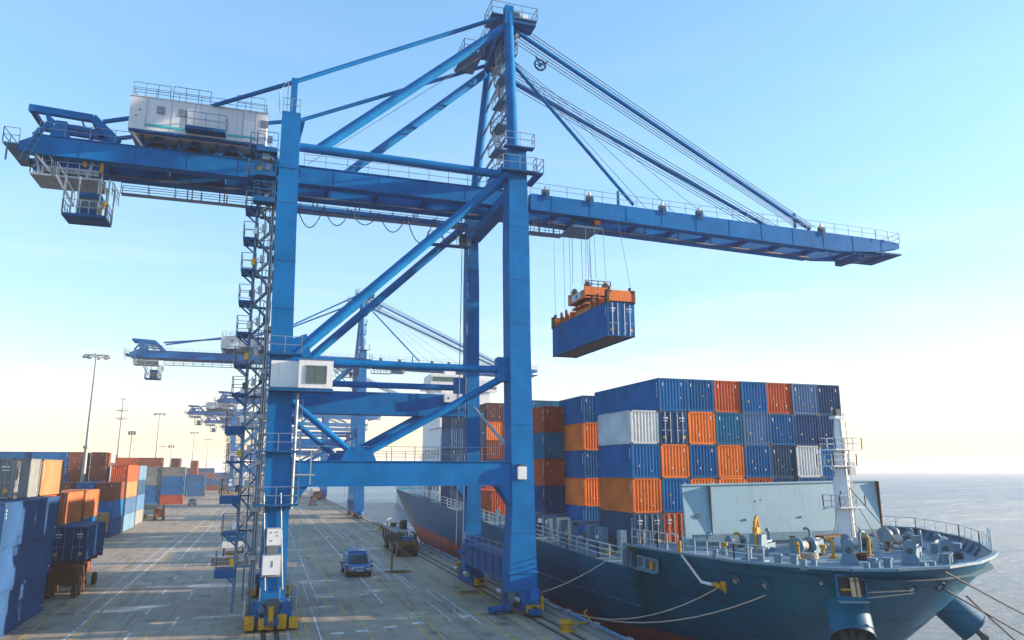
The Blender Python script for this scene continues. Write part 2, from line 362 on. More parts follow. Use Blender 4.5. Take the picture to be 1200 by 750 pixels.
    for a, b in zip(zs, zs[1:]): s_.m(GALV).bar((17.2, .5, a), (17.7, 11.6 - 3.6 * (b - 33.2) / 13.6, b), .1)
    s_.build('pylon_stair', root)
    for yy, a in ((0, (16.55, .3, 45.5)), (1, (17.4, 8.9, 46.2))):
        MB(BLUE).tube(a, (2.3, .2, 32.7) if yy == 0 else (4.3, 7.7, 33.4), .37, 14).build('pylon_strut', root)
    bs = [([(16.6, .8, 46.9), (.35, 0, 37.7), (-6.0, 4.3, 36.7), (-12.9 + xr * .9, 5.1, 34.9)], (0, 34.9)), ([(17.6, 9.1, 47.2), (1.35, 10.2, 39.7), (-12.9 + xr * .9, 8.4, 35.0)], (10.2, 39.4))]
    for pts, (py, pz) in bs:
        q = MB(BLUE); q.pipe(pts, .17, 10); q.build('backstay', root)
    q = MB(BLUE); q.box(.15, .6, -.25, .25, 34.9, 37.9); q.m(RAILG).rail([(-.3, -.8, 34.95), (.85, -.8, 34.95)], 1.0, .7); q.ladder((-.05, -.3, 34.9), (-.05, -.3, 37.4), .4, (0, 1, 0)); q.pipe([(-.5, -.5, 34.9), (-.65, -.5, 36.4), (-.2, -.4, 37.4)], .04); q.build('backstay_post', root)
    q = MB(BLUE); q.bar((.4, D, 34.9), (1.35, 10.2, 39.7), .3); q.build('backstay_post', root)
    # forestays and ropes
    for yy, a in ((5.15, V((17.7, 1.2, 46.2))), (8.35, V((18.2, 8.2, 46.2)))):
        MB(BLUE).tube(a, (50, yy, 33.1), .19, 10).build('forestay', root)
        if yy < 6: MB(BLUE).tube(V((18.1, 4.4, 45.6)), (30.6, yy, 33.4), .16, 10).build('forestay', root)
    def rp(a, b_, r): MB(ROPE).tube(a, b_, r, 5, cap=False).build('boom_hoist_rope', root)
    for k in range(7):
        rp((18.6, 1.6 + k * .25, 46.9 - .12 * k), (50.8 - k * .3, 5.3 + k * .1, 33.4), .036)
        rp((18.7, 7.4 + k * .25, 46.7 - .12 * k), (50.2 - k * .5, 8.0 + k * .12, 33.4), .036)
    for x in (33.2, 36.2, 39.8): rp((18.8, 5.0, 45.8), (x, 6.7, 33.4), .025)
    rp((16.6, 6.0, 46.4), (1.8, 5.3, 33.6), .025)
    sh = MB(BLUED)
    ring = [V((21.0 + .5 * math.cos(k_ * PI / 9), 3.55, 44.8 + .5 * math.sin(k_ * PI / 9))) for k_ in range(19)]; sh.pipe(ring, .09, 8)
    for k_ in range(6): sh.tube((21.0, 3.55, 44.8), ring[k_ * 3], .035, 6)
    sh.tube((21.0, 3.4, 44.8), (21.0, 3.7, 44.8), .12, 10)
    sh.m(BLUED).bar((21, 3.55, 44.8), (20.6, 3.55, 45.6), .12); sh.bar((21, 3.55, 44.8), (21.7, 3.55, 45.2), .12); sh.build('rope_sheave', root)
    # --- stair tower beside the landside leg
    zl = [3.4, 5.7, 8.0, 10.25, 12.5, 14.7, 16.7, 18.85, 21.05, 23.3, 25.55, 27.8, 30.1, 32.2]
    for x, y in ((-1.55, .2), (-.5, .2), (-1.55, 2.2), (-.5, 2.2), (-1.0, 2.2)): MB(CATW).bar((x + .12, y, .8), (x - .1, y, 32.2), .15 if x != -1.0 else .09).build('stair_post', root)
    for i, z in enumerate(zl):
        big = .5 if z < 15 and i % 2 == 0 else 0
        l = MB(BLUED); l.deck(-2.4 - big * .5, -1.45, 0., 1.9, z, .16 if not big else .5, 'LFB', RAILG)
        l.bar((-2.3, .1, z - .1), (-1.5, .1, z - .8), .1); l.bar((-2.3, 1.8, z - .1), (-1.5, 1.8, z - .8), .1)
        l.deck(-1.45, -.35, 1.95, 2.4, z, .1, 'B', RAILG); l.m((MARKY, WHITE, DKST)[i % 3]).box(-1.75, -1.5, -.12, 0, z + .25, z + .7); l.m(GALV).box(-1.2, -.9, -.05, .1, z + .5, z + 1.0); l.build('stair_landing', root)
        if i:
            z0 = zl[i - 1]; f = MB(CATW); zm = (z + z0) / 2
            for p, q_, yy in (((-1.5, .5, z), (-.5, .5, zm), .5), ((-.5, 1.6, zm), (-1.5, 1.6, z0), 1.6)):
                pa, pb = V(p), V(q_)
                for o_ in (-.3, .3): f.bar(pa + V((0, o_, 0)), pb + V((0, o_, 0)), .04, .11)
                f.m(GALV)
                for k_ in range(1, 6): pp = pa.lerp(pb, k_ / 6); f.bar(pp - V((0, .3, 0)), pp + V((0, .3, 0)), .2, .03)
                f.bar(pa + V((0, -.3, .9)), pb + V((0, -.3, .9)), .04); f.m(CATW)
            f.deck(-.75, -.3, .2, 2.0, zm, .1, 'RF', RAILG); f.build('stair_flight', root)
    c = MB(GALV)
    for x, y in ((-.15, -.35), (-.3, -.1), (-.25, .7), (.4, -.95), (1.45, -.95)):
        c.tube((x if x < .3 else x + .1, y, 2.2), (x - .35, y, 30 if x < .3 else 8.2), .05, 6, cap=False)
    for z in range(4, 30, 3): c.box(-.65, -.05, -.3, 1.0, z, z + .28)
    c.build('cable_conduit', root)
    e = MB(BLUED)
    for i, z in enumerate((28.3, 30.2, 32.0)):
        e.deck(-1.9, -.5, -.9, 0, z, .35, 'LF', BLUE)
    e.m(GALV).box(-1.5, -1.0, -.5, 0, 31.2, 31.9); e.build('upper_landing', root)
    # big lower landings with blue panels, then the power gear
    # --- lower end of the landside leg: cabinets, yellow guard
    w = MB(WHITE); w.box(.42, 1.24, -1.15, -.9, 4.95, 5.95); w.m(GALV).box(.36, 1.30, -1.0, -.86, 4.85, 6.02); w.m(DKST)
    for x, z in ((.62, 5.7), (.95, 5.72), (.66, 5.2), (1.0, 5.5)): w.box(x, x + .08, -1.17, -1.15, z, z + .07)
    w.build('switch_cabinet', root)
    w = MB(WHITE); w.box(.25, 1.3, -1.2, -.9, 3.15, 4.3); w.m(GALV).box(.18, 1.38, -1.0, -.86, 3.0, 4.4); w.m(DKST).box(.8, .86, -1.22, -1.2, 3.6, 4.0); w.m(SOFFIT).box(.45, 1.15, -1.1, -.9, 4.42, 4.85)
    w.m(GALV).box(.1, 1.6, -1.5, -.9, 1.45, 1.52); w.bar((.2, -1.3, 1.5), (.2, -1.3, 2.4), .07); w.bar((1.4, -1.3, 1.5), (1.4, -1.3, 2.4), .07); w.build('switch_cabinet', root)
    w = MB(WHITE); w.box(17.3, 17.95, -1.2, -.9, 9.0, 9.9); w.m(DKST).box(17.4, 17.8, -1.15, -.88, 9.92, 10.1); w.build('switch_cabinet', root)
    w = MB(WHITE); w.box(14.8, 16.4, D - 1.5, D - .9, 15.55, 16.3); w.m(DKST).box(15.1, 15.2, D - 1.52, D - 1.5, 15.8, 16.0); w.build('switch_cabinet', root)
    w = MB(DKST)
    for q in range(6): w.box(-.5 + q * .4, -.2 + q * .4, -2.0 + .1 * (q % 3), -1.4, .9 + .1 * (q % 2), 1.5)
    w.m(BLUED).tube((-.2, -1.7, 1.4), (.6, -1.7, 1.0), .3, 12); w.tube((1.1, -1.7, 1.0), (2.0, -1.7, 1.4), .3, 12)
    w.m(BLUED).box(-.3, 2.1, -1.4, -.9, 1.0, 1.4); w.m(CATW).ladder((2.25, -.4, .8), (2.25, -.4, 6.4)); w.ladder((1.95, -.9, 8), (1.95, -.9, 15.5))
    w.m(GALV).tube((1.8, -1.0, 7.2), (1.8, -1.0, 15.3), .09, 8); w.box(1.7, 3.2, -1.0, -.9, 9.3, 9.4); w.bar((2.9, -.95, 8.7), (2.9, -.95, 10.9), .09)
    w.build('leg_service_gear', root)
    for args in ((-.6, 2.2, -1.7, -.9, 7.5, .12, 'LRF'), (-.6, 2.1, -1.6, -.9, 10.9, .1, 'LRF'), (-.3, 1.9, -1.7, -.9, 17.3, .12, 'LRF'), (16.0, 18.7, -1.6, -.9, 32.45, .12, 'RF'), (16.2, 18.6, -1.5, -.9, 34.45, .1, 'RF'), (18.7, 19.3, -1.6, 1.2, 32.4, .12, 'RF'), (13.0, 17, D - 1.6, D - .9, 30.1, .12, 'LRF')):
        w = MB(BLUED); w.deck(*args, RAILG)
        if args[0] == 13.0: w.m(DKST).box(16.0, 16.6, D - 1.6, D - 1, 30.2, 31.2)
        w.build('leg_platform', root)
    w = MB(BLUED); w.m(BLUED); w.box(17.4, 18.2, -3.6, -2.6, .2, .5); w.m(BLUE).tube((17.9, -2.6, .75), (18.5, -1.4, 1.25), .38, 12); w.m(DKST).tube((16.9, -1.6, .6), (16.9, -.9, 1.2), .3, 12); w.m(YEL).box(18.3, 18.42, -3.2, -3.08, .1, 1.3); w.m(RUST).pipe([(16.4, -2.2, .5), (16.9, -3.0, .3), (17.6, -3.4, .2)], .08); w.build('travel_drive', root)
    # --- control cabin on the landside leg
    k = MB(WHITE); k.box(.0, 1.75, -1.75, -.92, 15.0, 16.75); k.box(1.75, 3.95, -2.2, -.75, 14.95, 16.8)
    k.m(BLUED).box(-.05, 4.0, -2.25, -.7, 14.72, 14.92); k.m(SOFFIT).box(1.7, 4.0, -2.22, -.75, 16.8, 16.86)
    K = k.build('control_cabin', root)
    g = MB(GLASS); g.box(2.25, 3.5, -2.23, -2.2, 15.3, 16.4); g.m(SOFFIT).box(2.2, 2.25, -2.25, -2.2, 15.25, 16.45); g.box(3.5, 3.55, -2.25, -2.2, 15.25, 16.45); g.box(2.86, 2.90, -2.25, -2.23, 15.3, 16.4); g.box(2.25, 3.5, -2.25, -2.2, 16.4, 16.45); g.box(2.25, 3.5, -2.25, -2.2, 15.25, 15.3); g.build('window', K)
    # --- hoist trolley under the boom with its ropes
    t = MB(CATW); t.box(24.6, 27.4, 5.2, 8.4, 30.75, 30.95); t.m(BLUE).box(25.0, 26.4, 5.7, 7.7, 30.95, 31.9); t.m(DKST)
    for x in (24.9, 27.0):
        for y in (5.6, 7.9): t.tube((x, y, 31.55), (x, y + .2, 31.55), .28, 12)
    t.m(CATW).deck(20.3, 24.6, 7.4, 8.4, 30.7, .1, 'FB', RAILG)
    for x in (21.0, 22.4, 23.8): t.bar((x, 7.9, 30.7), (x, 7.9, 31.8), .12)
    t.m(ORG).box(26.6, 27.2, 5.0, 5.15, 31.1, 31.5); t.build('hoist_trolley', root)
    # --- service trolley with the driver's cab at the back
    o = xr
    t = MB(GALV); t.box(-17.2 + o, -12.6 + o, 5.3, 8.2, 30.35, 30.5); t.box(-16.6 + o, -12.9 + o, 5.5, 8.0, 30.75, 31.2); t.m(DKST).box(-14.8 + o, -12.8 + o, 5.6, 7.9, 30.45, 31.0)
    t.m(GALV).rail([(-17.2 + o, 5.3, 30.5), (-12.6 + o, 5.3, 30.5)], 1.0, .8, .06); t.rail([(-17.2 + o, 5.3, 30.5), (-17.2 + o, 8.2, 30.5)], 1.0, .8, .06)
    t.bar((-16.6 + o, 5.4, 30.5), (-17.0 + o, 5.4, 31.9), .18); t.bar((-13.6 + o, 5.4, 30.5), (-13.3 + o, 5.4, 31.8), .16); t.stair((-17.0 + o, 5.1, 31.9), (-15.8 + o, 5.1, 30.5), .5)
    t.m(YEL).box(-13.9 + o, -13.7 + o, 5.2, 5.4, 31.3, 31.9); t.box(-12.8 + o, -12.6 + o, 5.2, 5.4, 31.0, 31.7); T = t.build('service_trolley', root)
    c = MB(BLUED); c.box(-14.8 + o, -12.0 + o, 4.8, 7.0, 27.4, 27.6); c.m(BLUED).box(-14.0 + o, -12.5 + o, 5.0, 6.9, 29.05, 29.3); c.m(GALV)
    for x in (-14.8, -13.9, -12.5, -12.0):
        for y in (4.9, 6.9): c.bar((x + o, y, 27.6), (x + o, y, 30.4), .1)
    c.rail([(-14.8 + o, 4.8, 27.6), (-12.0 + o, 4.8, 27.6)], 1.0, .6, .05); c.rail([(-14.8 + o, 4.8, 27.6), (-14.8 + o, 7.0, 27.6)], 1.0, .8, .05); c.rail([(-12.0 + o, 4.8, 27.6), (-12.0 + o, 7.0, 27.6)], 1.0, .6, .05); c.rail([(-12.6 + o, 4.6, 29.1), (-11.7 + o, 4.6, 29.1), (-11.7 + o, 7.0, 29.1)], 1.0, .6, .05)
    c.stair((-15.4 + o, 5.0, 30.3), (-14.2 + o, 5.0, 28.2), .5); c.m(YEL).bar((-12.4 + o, 4.58, 27.7), (-12.0 + o, 4.58, 28.6), .14); c.build('cab_platform', T)
    c = MB(BLUED); c.box(-13.9 + o, -12.6 + o, 5.1, 6.8, 27.6, 28.1); c.m(GLASS).box(-13.85 + o, -12.65 + o, 5.15, 6.75, 28.1, 28.9); c.m(BLUED).box(-13.95 + o, -12.55 + o, 5.05, 6.85, 28.9, 29.04)
    for x in (-13.9, -13.2, -12.6): c.box(x + o - .04, x + o + .04, 5.08, 5.16, 28.1, 28.9)
    c.build('driver_cab', T)
    # --- catwalk and festoon cables
    c = MB(CATW); c.m(RAILG); c.box(-12 + o, 17.0, 8.9, 9.5, 30.82, 30.9); c.rail([(-12 + o, 8.9, 30.9), (17, 8.9, 30.9)], .8, 1.9, .05); c.rail([(-12 + o, 9.5, 30.9), (17, 9.5, 30.9)], .8, 1.9, .05)
    for x in (-7.2, -4.8, 2.5, 6, 11, 15): c.bar((x, 8.9, 30.9), (x, 8.6, 31.9), .09); c.bar((x + .35, 8.9, 30.9), (x + .35, 8.6, 31.9), .09)
    c.build('catwalk', root)
    xs = [1.2, 3.4, 5.6, 8.0, 10.4, 12.8, 15.6]
    for i, (a, b) in enumerate(zip(xs, xs[1:])):
        MB(ROPE).pipe(catenary((a, 8.6, 31.3), (b, 8.6, 31.3), (1.9, 1.5, 1.2, 1.6, 2.3, 2.0)[i]), .045, 5).build('festoon_cable', root)
    for x in (13.6, 14.2): MB(ROPE).tube((x + 2.6, D - 1.5, 30.5), (x + 2.4, D - 1.5, 3), .04, 5, cap=False).build('festoon_cable', root)
    return root

main_crane = make_crane('nearest blue ship-to-shore gantry crane with white machinery house, straddling the quay in front', 'gantry cranes along the quay', (0, 52.7, 0))
sx = []
def hoist_ropes():
    for (x, y, z) in [(25.7, 57.8, 26.2), (27.6, 57.8, 26.2), (25.7, 60.8, 26.2), (27.6, 60.8, 26.2), (26.2, 58.0, 26.2), (27.2, 60.5, 26.2), (26.7, 57.9, 26.2), (26.6, 60.6, 26.2)]:
        MB(ROPE).tube((x, y - 52.7, z), (x * .9 + 2.6, y - 52.7, 30.8), .022, 5, cap=False).build('hoist_rope', main_crane)
    for (x, y, z) in [(25.6, 64.9, 23.7), (25.9, 63.2, 23.9), (27.9, 53.7, 24.2), (26.0, 62.0, 24.2)]:
        MB(ROPE).tube((x, y - 52.7, z), (x, y - 52.7 + (.2 if y > 60 else 2.2), 31.5), .018, 5, cap=False).build('hoist_rope', main_crane)
hoist_ropes()
def far_crane(label, loc, skip=()):
    c = copy_tree(main_crane, None, ('hoist_rope',) + skip); c.location = loc; c['label'] = label; return c
crane2 = make_crane('second blue gantry crane, standing behind the nearest one with its boom lowered over the sea', 'gantry cranes along the quay', (.9, 158, 0), -28.3, 58.5)
far_crane('hazy third gantry crane, seen through the portal of the nearest crane', (1.5, 262, 0), ('festoon_cable', 'walkway_railing', 'roof_railing', 'cable_conduit', 'rail_clamp'))
far_crane('hazy pale gantry crane whose back reach shows left of the nearest crane', (-13.5, 325, 0), ('festoon_cable', 'walkway_railing', 'roof_railing', 'cable_conduit', 'rail_clamp'))
far_crane('farthest gantry crane, almost lost in the haze at the end of the quay', (-6, 430, 0), ('festoon_cable', 'walkway_railing', 'roof_railing', 'cable_conduit', 'rail_clamp', 'stair_flight', 'hoist_trolley'))
far_crane('very hazy gantry crane overlapping the pale left one', (-11.5, 385, 0), ('festoon_cable', 'walkway_railing', 'roof_railing', 'cable_conduit', 'rail_clamp', 'stair_flight', 'hoist_trolley'))
# ------------------------------------------------------------------ shipping containers
W = 2.438
_cache = {}
FLOOR = plain('container_floor', (.22, .15, .10), .85)
def corr(mb, a, b, z0, z1, out, pitch, depth, mat):
    """A corrugated wall from a to b (xy), recessed waves, outward normal OUT."""
    a, b, o = V((*a, 0)), V((*b, 0)), V((*out, 0)); L = (b - a).length; n = max(2, int(round(L / pitch)))
    pts = []
    for i in range(n):
        for t, d in ((0, 0), (.30, 0), (.5, -depth), (.80, -depth)): pts.append(a.lerp(b, (i + t) / n) + o * d)
    pts.append(b.copy()); vs = []
    for p in pts: vs += [(p.x, p.y, z0), (p.x, p.y, z1)]
    mb.m(mat); mb.idx(vs, [(2 * i, 2 * i + 2, 2 * i + 3, 2 * i + 1) for i in range(len(pts) - 1)])
def cont_meshes(L, H, door):
    k = (L, H, door, rnd.randrange(4))
    if k in _cache: return _cache[k]
    base = CM['blue']; h = W / 2
    b = MB(base); ins = .022
    b.m(FLOOR).box(-h + .08, h - .08, .08, L - .08, .12, .2); b.m(base); b.box(-h + .05, h - .05, .05, L - .05, H - .1, H - .02)
    corr(b, (h - ins, .1), (h - ins, L - .1), .12, H - .06, (1, 0), .28, .04, base)
    corr(b, (-h + ins, L - .1), (-h + ins, .1), .12, H - .06, (-1, 0), .28, .04, base)
    corr(b, (h - .1, L - ins), (-h + .1, L - ins), .12, H - .06, (0, 1), .27, .045, base)
    if not door: corr(b, (-h + .1, ins), (h - .1, ins), .12, H - .06, (0, -1), .27, .05, base)
    rr = random.Random(int(L * 100 + H * 10 + door) + k[3] * 17)
    b.m(MARKW)   # stencilled plates
    if not door:
        if k[3] != 1: b.box(h - .48, h - .36, .002, .012, H - .42, H - .36); b.box(h - .46, h - .38, .002, .012, H - .58, H - .47)
        if k[3] > 1: b.box(-h + .32, -h + .40, .002, .012, H - .62, H - .36)
        for q in range(3): b.m(rr.choice((RUST, MARKW, MARKY))); x_ = rr.uniform(-h + .25, h - .35); z_ = rr.uniform(.3, H - .5); b.box(x_, x_ + rr.uniform(.04, .09), .002, .013, z_, z_ + rr.uniform(.05, .16))
        b.m(MARKW)
    for q in range(k[3] + 3): b.box(h - .012, h - .004, .35, .44, H - .5 - q * .2, H - .38 - q * .2); b.box(-h + .004, -h + .012, .3, .4, H - .5 - q * .2, H - .36 - q * .2)
    b.box(h - .012, h - .004, L - .55, L - .42, .4, .52)
    f = MB(base); c = .14
    for x in (-h, h - c):
        for y in (0, L - c): f.box(x, x + c, y, y + c, .1, H - .1)
    for x in (-h + .004, h - .084):
        f.box(x, x + .08, c, L - c, 0.02, .15); f.box(x, x + .08, c, L - c, H - .085, H - .004)
    for y in (.004, L - .104):
        f.box(-h + c, h - c, y, y + .1, .02, .16); f.box(-h + c, h - c, y, y + .1, H - .12, H - .004)
    f.m(DKST)
    for x in (-h - .006, h - .172):
        for y in (-.006, L - .172):
            for z in (0, H - .118): f.box(x, x + .178, y, y + .178, z, z + .118)
    f.m(DARK)
    for x in (-h + .04, h - .12):
        for z in (.03, H - .09): f.box(x, x + .08, -.009, -.005, z, z + .06)
    d = rod = mk = None
    if door:
        d = MB(base); d.box(0, h - c - .01, 0, .045, .17, H - .13)
        for z in (.55, 1.05, 1.55, 2.05): d.box(.04, h - c - .05, -.012, 0, z, z + .22)
        rod = MB(GALV)
        for x in (.3, .78): rod.tube((x, -.035, .1), (x, -.035, H - .08), .02, 6); rod.box(x - .05, x + .05, -.05, -.012, .3, .36); rod.box(x - .05, x + .05, -.05, -.012, H - .4, H - .34); rod.box(x, x + .3, -.05, -.03, 1.05, 1.1)
        mk = MB(MARKY); mk.box(.72, .98, -.02, -.013, .42, .66); mk.m(MARKW).box(.5, .95, -.02, -.013, H - .6, H - .5); mk.box(.55, .95, -.02, -.013, H - .8, H - .74)
    _cache[k] = tuple(q.mesh(n) if q else None for q, n in ((b, 'container_body'), (f, 'container_frame'), (d, 'container_door'), (rod, 'lock_rod'), (mk, 'door_marking')))
    return _cache[k]
def ob(name, me, parent, mat=None):
    o = bpy.data.objects.new(name, me); COL.objects.link(o); o.parent = parent
    if mat: o.material_slots[0].link = 'OBJECT'; o.material_slots[0].material = mat
    return o
def container(col, x, y, z, L, label, group, H=2.59, door=False, rz=0, simple=False):
    """x = centre, y = near end, z = base."""
    root = empty('shipping_container', (x, y, z), rz); tag(root, label, 'shipping container', group)
    me = cont_meshes(L, H, door); m = CM[col]
    ob('body', me[0], root, m); ob('frame', me[1], root, m)
    if door:
        for sgn in (1, -1):
            dd = ob('door', me[2], root, m)
            if sgn < 0: dd.scale = (-1, 1, 1)
            ob('lock_rod', me[3], dd); ob('marking', me[4], dd)
    return root
TIER = ['bottom tier', 'second tier up', 'third tier up', 'fourth tier up', 'top tier']
ORD = ['leftmost', 'second', 'third', 'fourth', 'fifth', 'sixth', 'seventh', 'rightmost']
GS = 'containers stacked on the ship'
def cl(col, what, where): return f'{col} container, {what} {where}'
# front bay: rows from the bottom, columns from the quay side
front = [
 ['slate blue', 'rust red', 'blue', 'blue', 'orange', 'blue', 'navy blue', 'blue'],
 ['orange', 'blue', 'orange', 'orange', 'rust red', 'navy blue', 'blue', 'blue'],
 ['blue', 'orange', 'blue', 'orange', 'blue', 'slate blue', 'white', 'blue'],
 ['white', 'navy blue', 'orange', 'teal blue', 'steel blue', 'blue', 'navy blue', 'navy blue'],
 [None, 'blue', 'blue', 'rust red', 'blue', 'rust red', 'steel blue', 'navy blue']]
PX = 2.52
for t, row in enumerate(front):
    for i, c in enumerate(row):
        if not c or (t == 0 and i > 1): continue
        x = 26.65 + 1.22 + PX * i; z = 3.85 + 2.592 * t
        door = (t, i) in ((3, 1), (0, 1), (0, 0))
        L = 12.19 if (t == 4 and i == 1) else 6.06
        j = rnd.uniform(-.03, .03)
        what = 'with doors forward,' if door else 'with ribbed end,'
        container(c, x + j, 52 + rnd.uniform(-.03, .05), z, L, cl(c, what, f'{TIER[t]}, {ORD[i]} column of ship\'s front stack'), GS, door=door)
for i in range(2, 8):   # the row behind the top of the front bay
    container(['purple brown', 'blue', 'orange', 'blue', 'white', 'blue'][i - 2], 27.87 + PX * i, 66, 14.22, 6.06, cl(['purple brown', 'blue', 'orange', 'blue', 'white', 'blue'][i - 2], f'on the second stack, behind the {ORD[i]} column', 'in front'), GS)
for t, c in enumerate(['blue', 'orange', 'blue', 'orange', 'blue']):
    container(c, 29.62, 65.2, 3.75 + 2.57 * t, 6.06, cl(c, f'{TIER[t]} of the narrow stack just left of', "the ship's front stack"), GS)
for t, c in enumerate(['navy blue', 'rust red', 'teal blue', 'rust red']):
    container(c, 27.45, 70, 5.55 + 2.592 * t, 6.06, cl(c, f'{TIER[t]} of the stack seen right beside', 'the front crane leg'), GS)
mid = [
 (0, ['slate blue', 'slate blue', 'slate blue', 'steel blue', 'slate blue'], 4.75), (1, ['slate blue', 'brown', 'brown', 'slate blue', 'slate blue'], 4.75),
 (2, ['rust red', 'slate blue', 'brown', 'orange', 'purple brown'], 5.85), (3, ['rust red', 'slate blue', 'rust red', 'rust red', 'light blue'], 5.85),
 (4, ['blue', 'orange', 'blue', 'rust red', 'teal blue'], 6.4), (5, ['blue', 'orange', 'blue', 'rust red', 'teal blue'], 6.4), (6, ['blue', 'brown', 'blue', 'orange', 'teal blue'], 6.4), (7, ['blue', 'orange', 'blue', 'blue', 'light blue'], 6.4)]
for i, cols, z0 in mid:
    for t, c in enumerate(cols):
        if i > 3 and t < 3: continue
        cc = 'orange' if (i == 0 and t in (3, 4) and False) else c
        container(cc, 25.2 + 2.5 * i, 100 + .02 * ((i * 7 + t * 3) % 5), z0 + 2.6 * t, 6.06, cl(c, f'{TIER[t]} of the aft stack, {ORD[i]} column,', 'beyond the crane legs'), GS)
for t, c in enumerate(['rust red', 'rust red']):
    container(c, 25.6, 82.0 + t * 6.3, 4.75, 6.06, cl(c, ('nearer' if t == 0 else 'farther') + ' of the two standing singly on deck', 'between the crane legs'), GS)
# the container under the spreader
HX = 26.72
container('blue', HX, 53.3, 20.2, 12.19, 'blue forty-foot container hanging in the air under the orange spreader', None, H=2.85, door=True, )
sp = empty('container_spreader', (HX, 59.4, 23.05)); tag(sp, 'orange spreader with headblock gripping the hanging blue container', 'spreader')
b = MB(ORG)
for x in (-.55, .55): b.box(x - .16, x + .16, -4.6, 4.6, .25, .7)
for y in (-2.2, 2.2): b.box(-.95, .95, y - .2, y + .2, .2, .8)
b.build('telescopic_beam', sp)
for q in (-1, 1):
    b = MB(ORG); b.prism([(-1.2, q * 6.0 - .22, .05), (1.2, q * 6.0 - .22, .05), (1.2, q * 6.0 - .22, .45), (.75, q * 6.0 - .22, .95), (-.75, q * 6.0 - .22, .95), (-1.2, q * 6.0 - .22, .45)], (0, .44, 0))
    b.box(-.45, .45, min(q * 3.5, q * 5.8), max(q * 3.5, q * 5.8), .3, .62)
    for x in (-1.17, 1.17): b.m(RUST).box(x - .1, x + .1, q * 6.0 - .25, q * 6.0 + .25, -.12, 1.0); b.m(DKST).tube((x * .8, q * 6.0, .9), (x * .8, q * 6.0, 1.25), .15, 8)
    b.build('end_beam', sp)
for y in (-4.0, -2.9, 2.9, 4.1): b = MB(ORG); b.box(-1.1, -.95, y - .25, y + .25, .05, .8); b.m(RUST).box(-1.14, -1.0, y - .12, y + .12, -.1, 1.1); b.build('flipper_guide', sp)
b = MB(ORG)
for y in (-1.2, 0, 1.2): b.box(-1.05, 1.05, y - .4, y + .4, .75, .95)
b.m(DKST).box(-.7, .7, -1.6, 1.6, .95, 1.25); b.build('centre_frame', sp)
b = MB(ORG); b.box(-1.25, 1.25, -1.9, 1.9, 1.35, 1.5)
for y in (-1.9, 1.72): b.box(-1.3, 1.3, y, y + .18, 1.25, 2.25)
for x in (-1.3, 1.12): b.m(ORG).box(x, x + .18, -1.7, 1.7, 1.25, 2.0)
b.m(HOUSE).box(-1.34, -1.3, -1.1, .9, 1.35, 1.95); b.m(DKST).box(-1.36, -1.34, -.3, 0, 1.5, 1.8)
for x in (-.85, .85):
    for y in (-1.45, 1.45): b.m(DKST).tube((x - .1, y, 2.35), (x + .1, y, 2.35), .45, 16); b.m(ORG).box(x - .22, x - .14, y - .25, y + .25, 1.5, 2.6); b.box(x + .14, x + .22, y - .25, y + .25, 1.5, 2.6)
b.m(RUST).rail([(-1.2, -1.85, 2.2), (1.2, -1.85, 2.2)], .6, .6, .07); b.m(DKST).box(-.5, .5, -.9, .9, 1.5, 2.2); b.build('headblock', sp)

# ------------------------------------------------------------------ yard containers
GY = 'containers stacked in the yard'
def stack(x1, y, cols, where, L=6.06, z0=0, H=2.592, step=0):
    for t, c in enumerate(cols):
        if c: container(c, x1 - 1.22 + rnd.uniform(-.04, .04), y + rnd.uniform(-.05, .05), z0 + H * t, L, cl(c, TIER[t] if len(cols) > 1 else 'standing alone,', where), GY, door=(y < 100))
def stackx(x0, y, cols, where, L=6.06, z0=0):   # long side towards the camera
    for t, c in enumerate(cols):
        if c: container(c, x0 + L, y + 1.22, z0 + 2.592 * t, L, cl(c, TIER[t], where), GY, rz=PI / 2)
for t_, (c_, dx_) in enumerate((('dark blue', -.14), ('dark blue', 0.), ('dark blue', .1))): container(c_, -13.98 - 1.22 + dx_, 50.1 + .1 * t_, 2.61 * t_, 12.19, f'big {c_} container, {TIER[t_]} of the near stack at the lower left edge', GY, door=True)
container('grey', -15.2 - 1.22, 55.9, 7.82, 6.06, 'grey weathered container on top of the near blue stack at the left edge', GY, door=True)
container('tan', -15.2 - 1.22, 62.4, 7.82, 6.06, 'tan sunlit container behind the grey one on the top tier', GY, door=True)
stack(-15.3, 62.5, ['navy blue', 'blue', 'rust red'], 'hidden stack under the tan container')
stack(-15.6, 71.2, ['blue', 'brown', 'faded orange'], 'of the stack behind the near blue stack', 7.2)
stack(-15.6, 79.3, ['brown', 'blue', 'faded orange'], 'of the next stack, behind the long orange container')
container('navy blue', -14.3, 68.6, 2.62, 7.3, 'dark blue container with lock rods standing on the rusty trailer', GY, door=True)
stack(-20.7, 124.2, ['navy blue', 'blue', 'brown'], 'of the stack just before the tall brown one', 8.6)
stack(-20.7, 134.4, ['light blue', 'steel blue', 'tan', 'rust red'], 'of the tall stack with sunlit lane side', 10.8)
stack(-21.1, 148.5, ['grey', 'steel blue', 'slate blue', 'light blue'], 'of the pale lane-side stack beyond the tall one', 9)
container('tan', -21.4, 113, 1.25, 6.06, 'small tan container low beside the lane, next to the dark blue trailer container', GY)
container('slate blue', -23.0, 104.0, 1.4, 6.06, 'slate container low behind the tan one next to the trailer', GY)
stack(-23.4, 124.3, ['blue', 'blue', 'blue'], 'of the stack tucked left of the brown and blue stack', 8)
stack(-26.2, 122.3, ['brown', 'brown', 'brown'], 'of the inner stack behind the orange containers')
stack(-33.1, 163, ['brown', 'brown', 'brown', 'brown', 'brown'], 'of the five-high brown stack left of the tall lamp mast')
stack(-29.4, 163, ['rust red', 'brown', 'brown', 'brown', 'brown'], 'of the five-high brown stack right of the tall lamp mast')
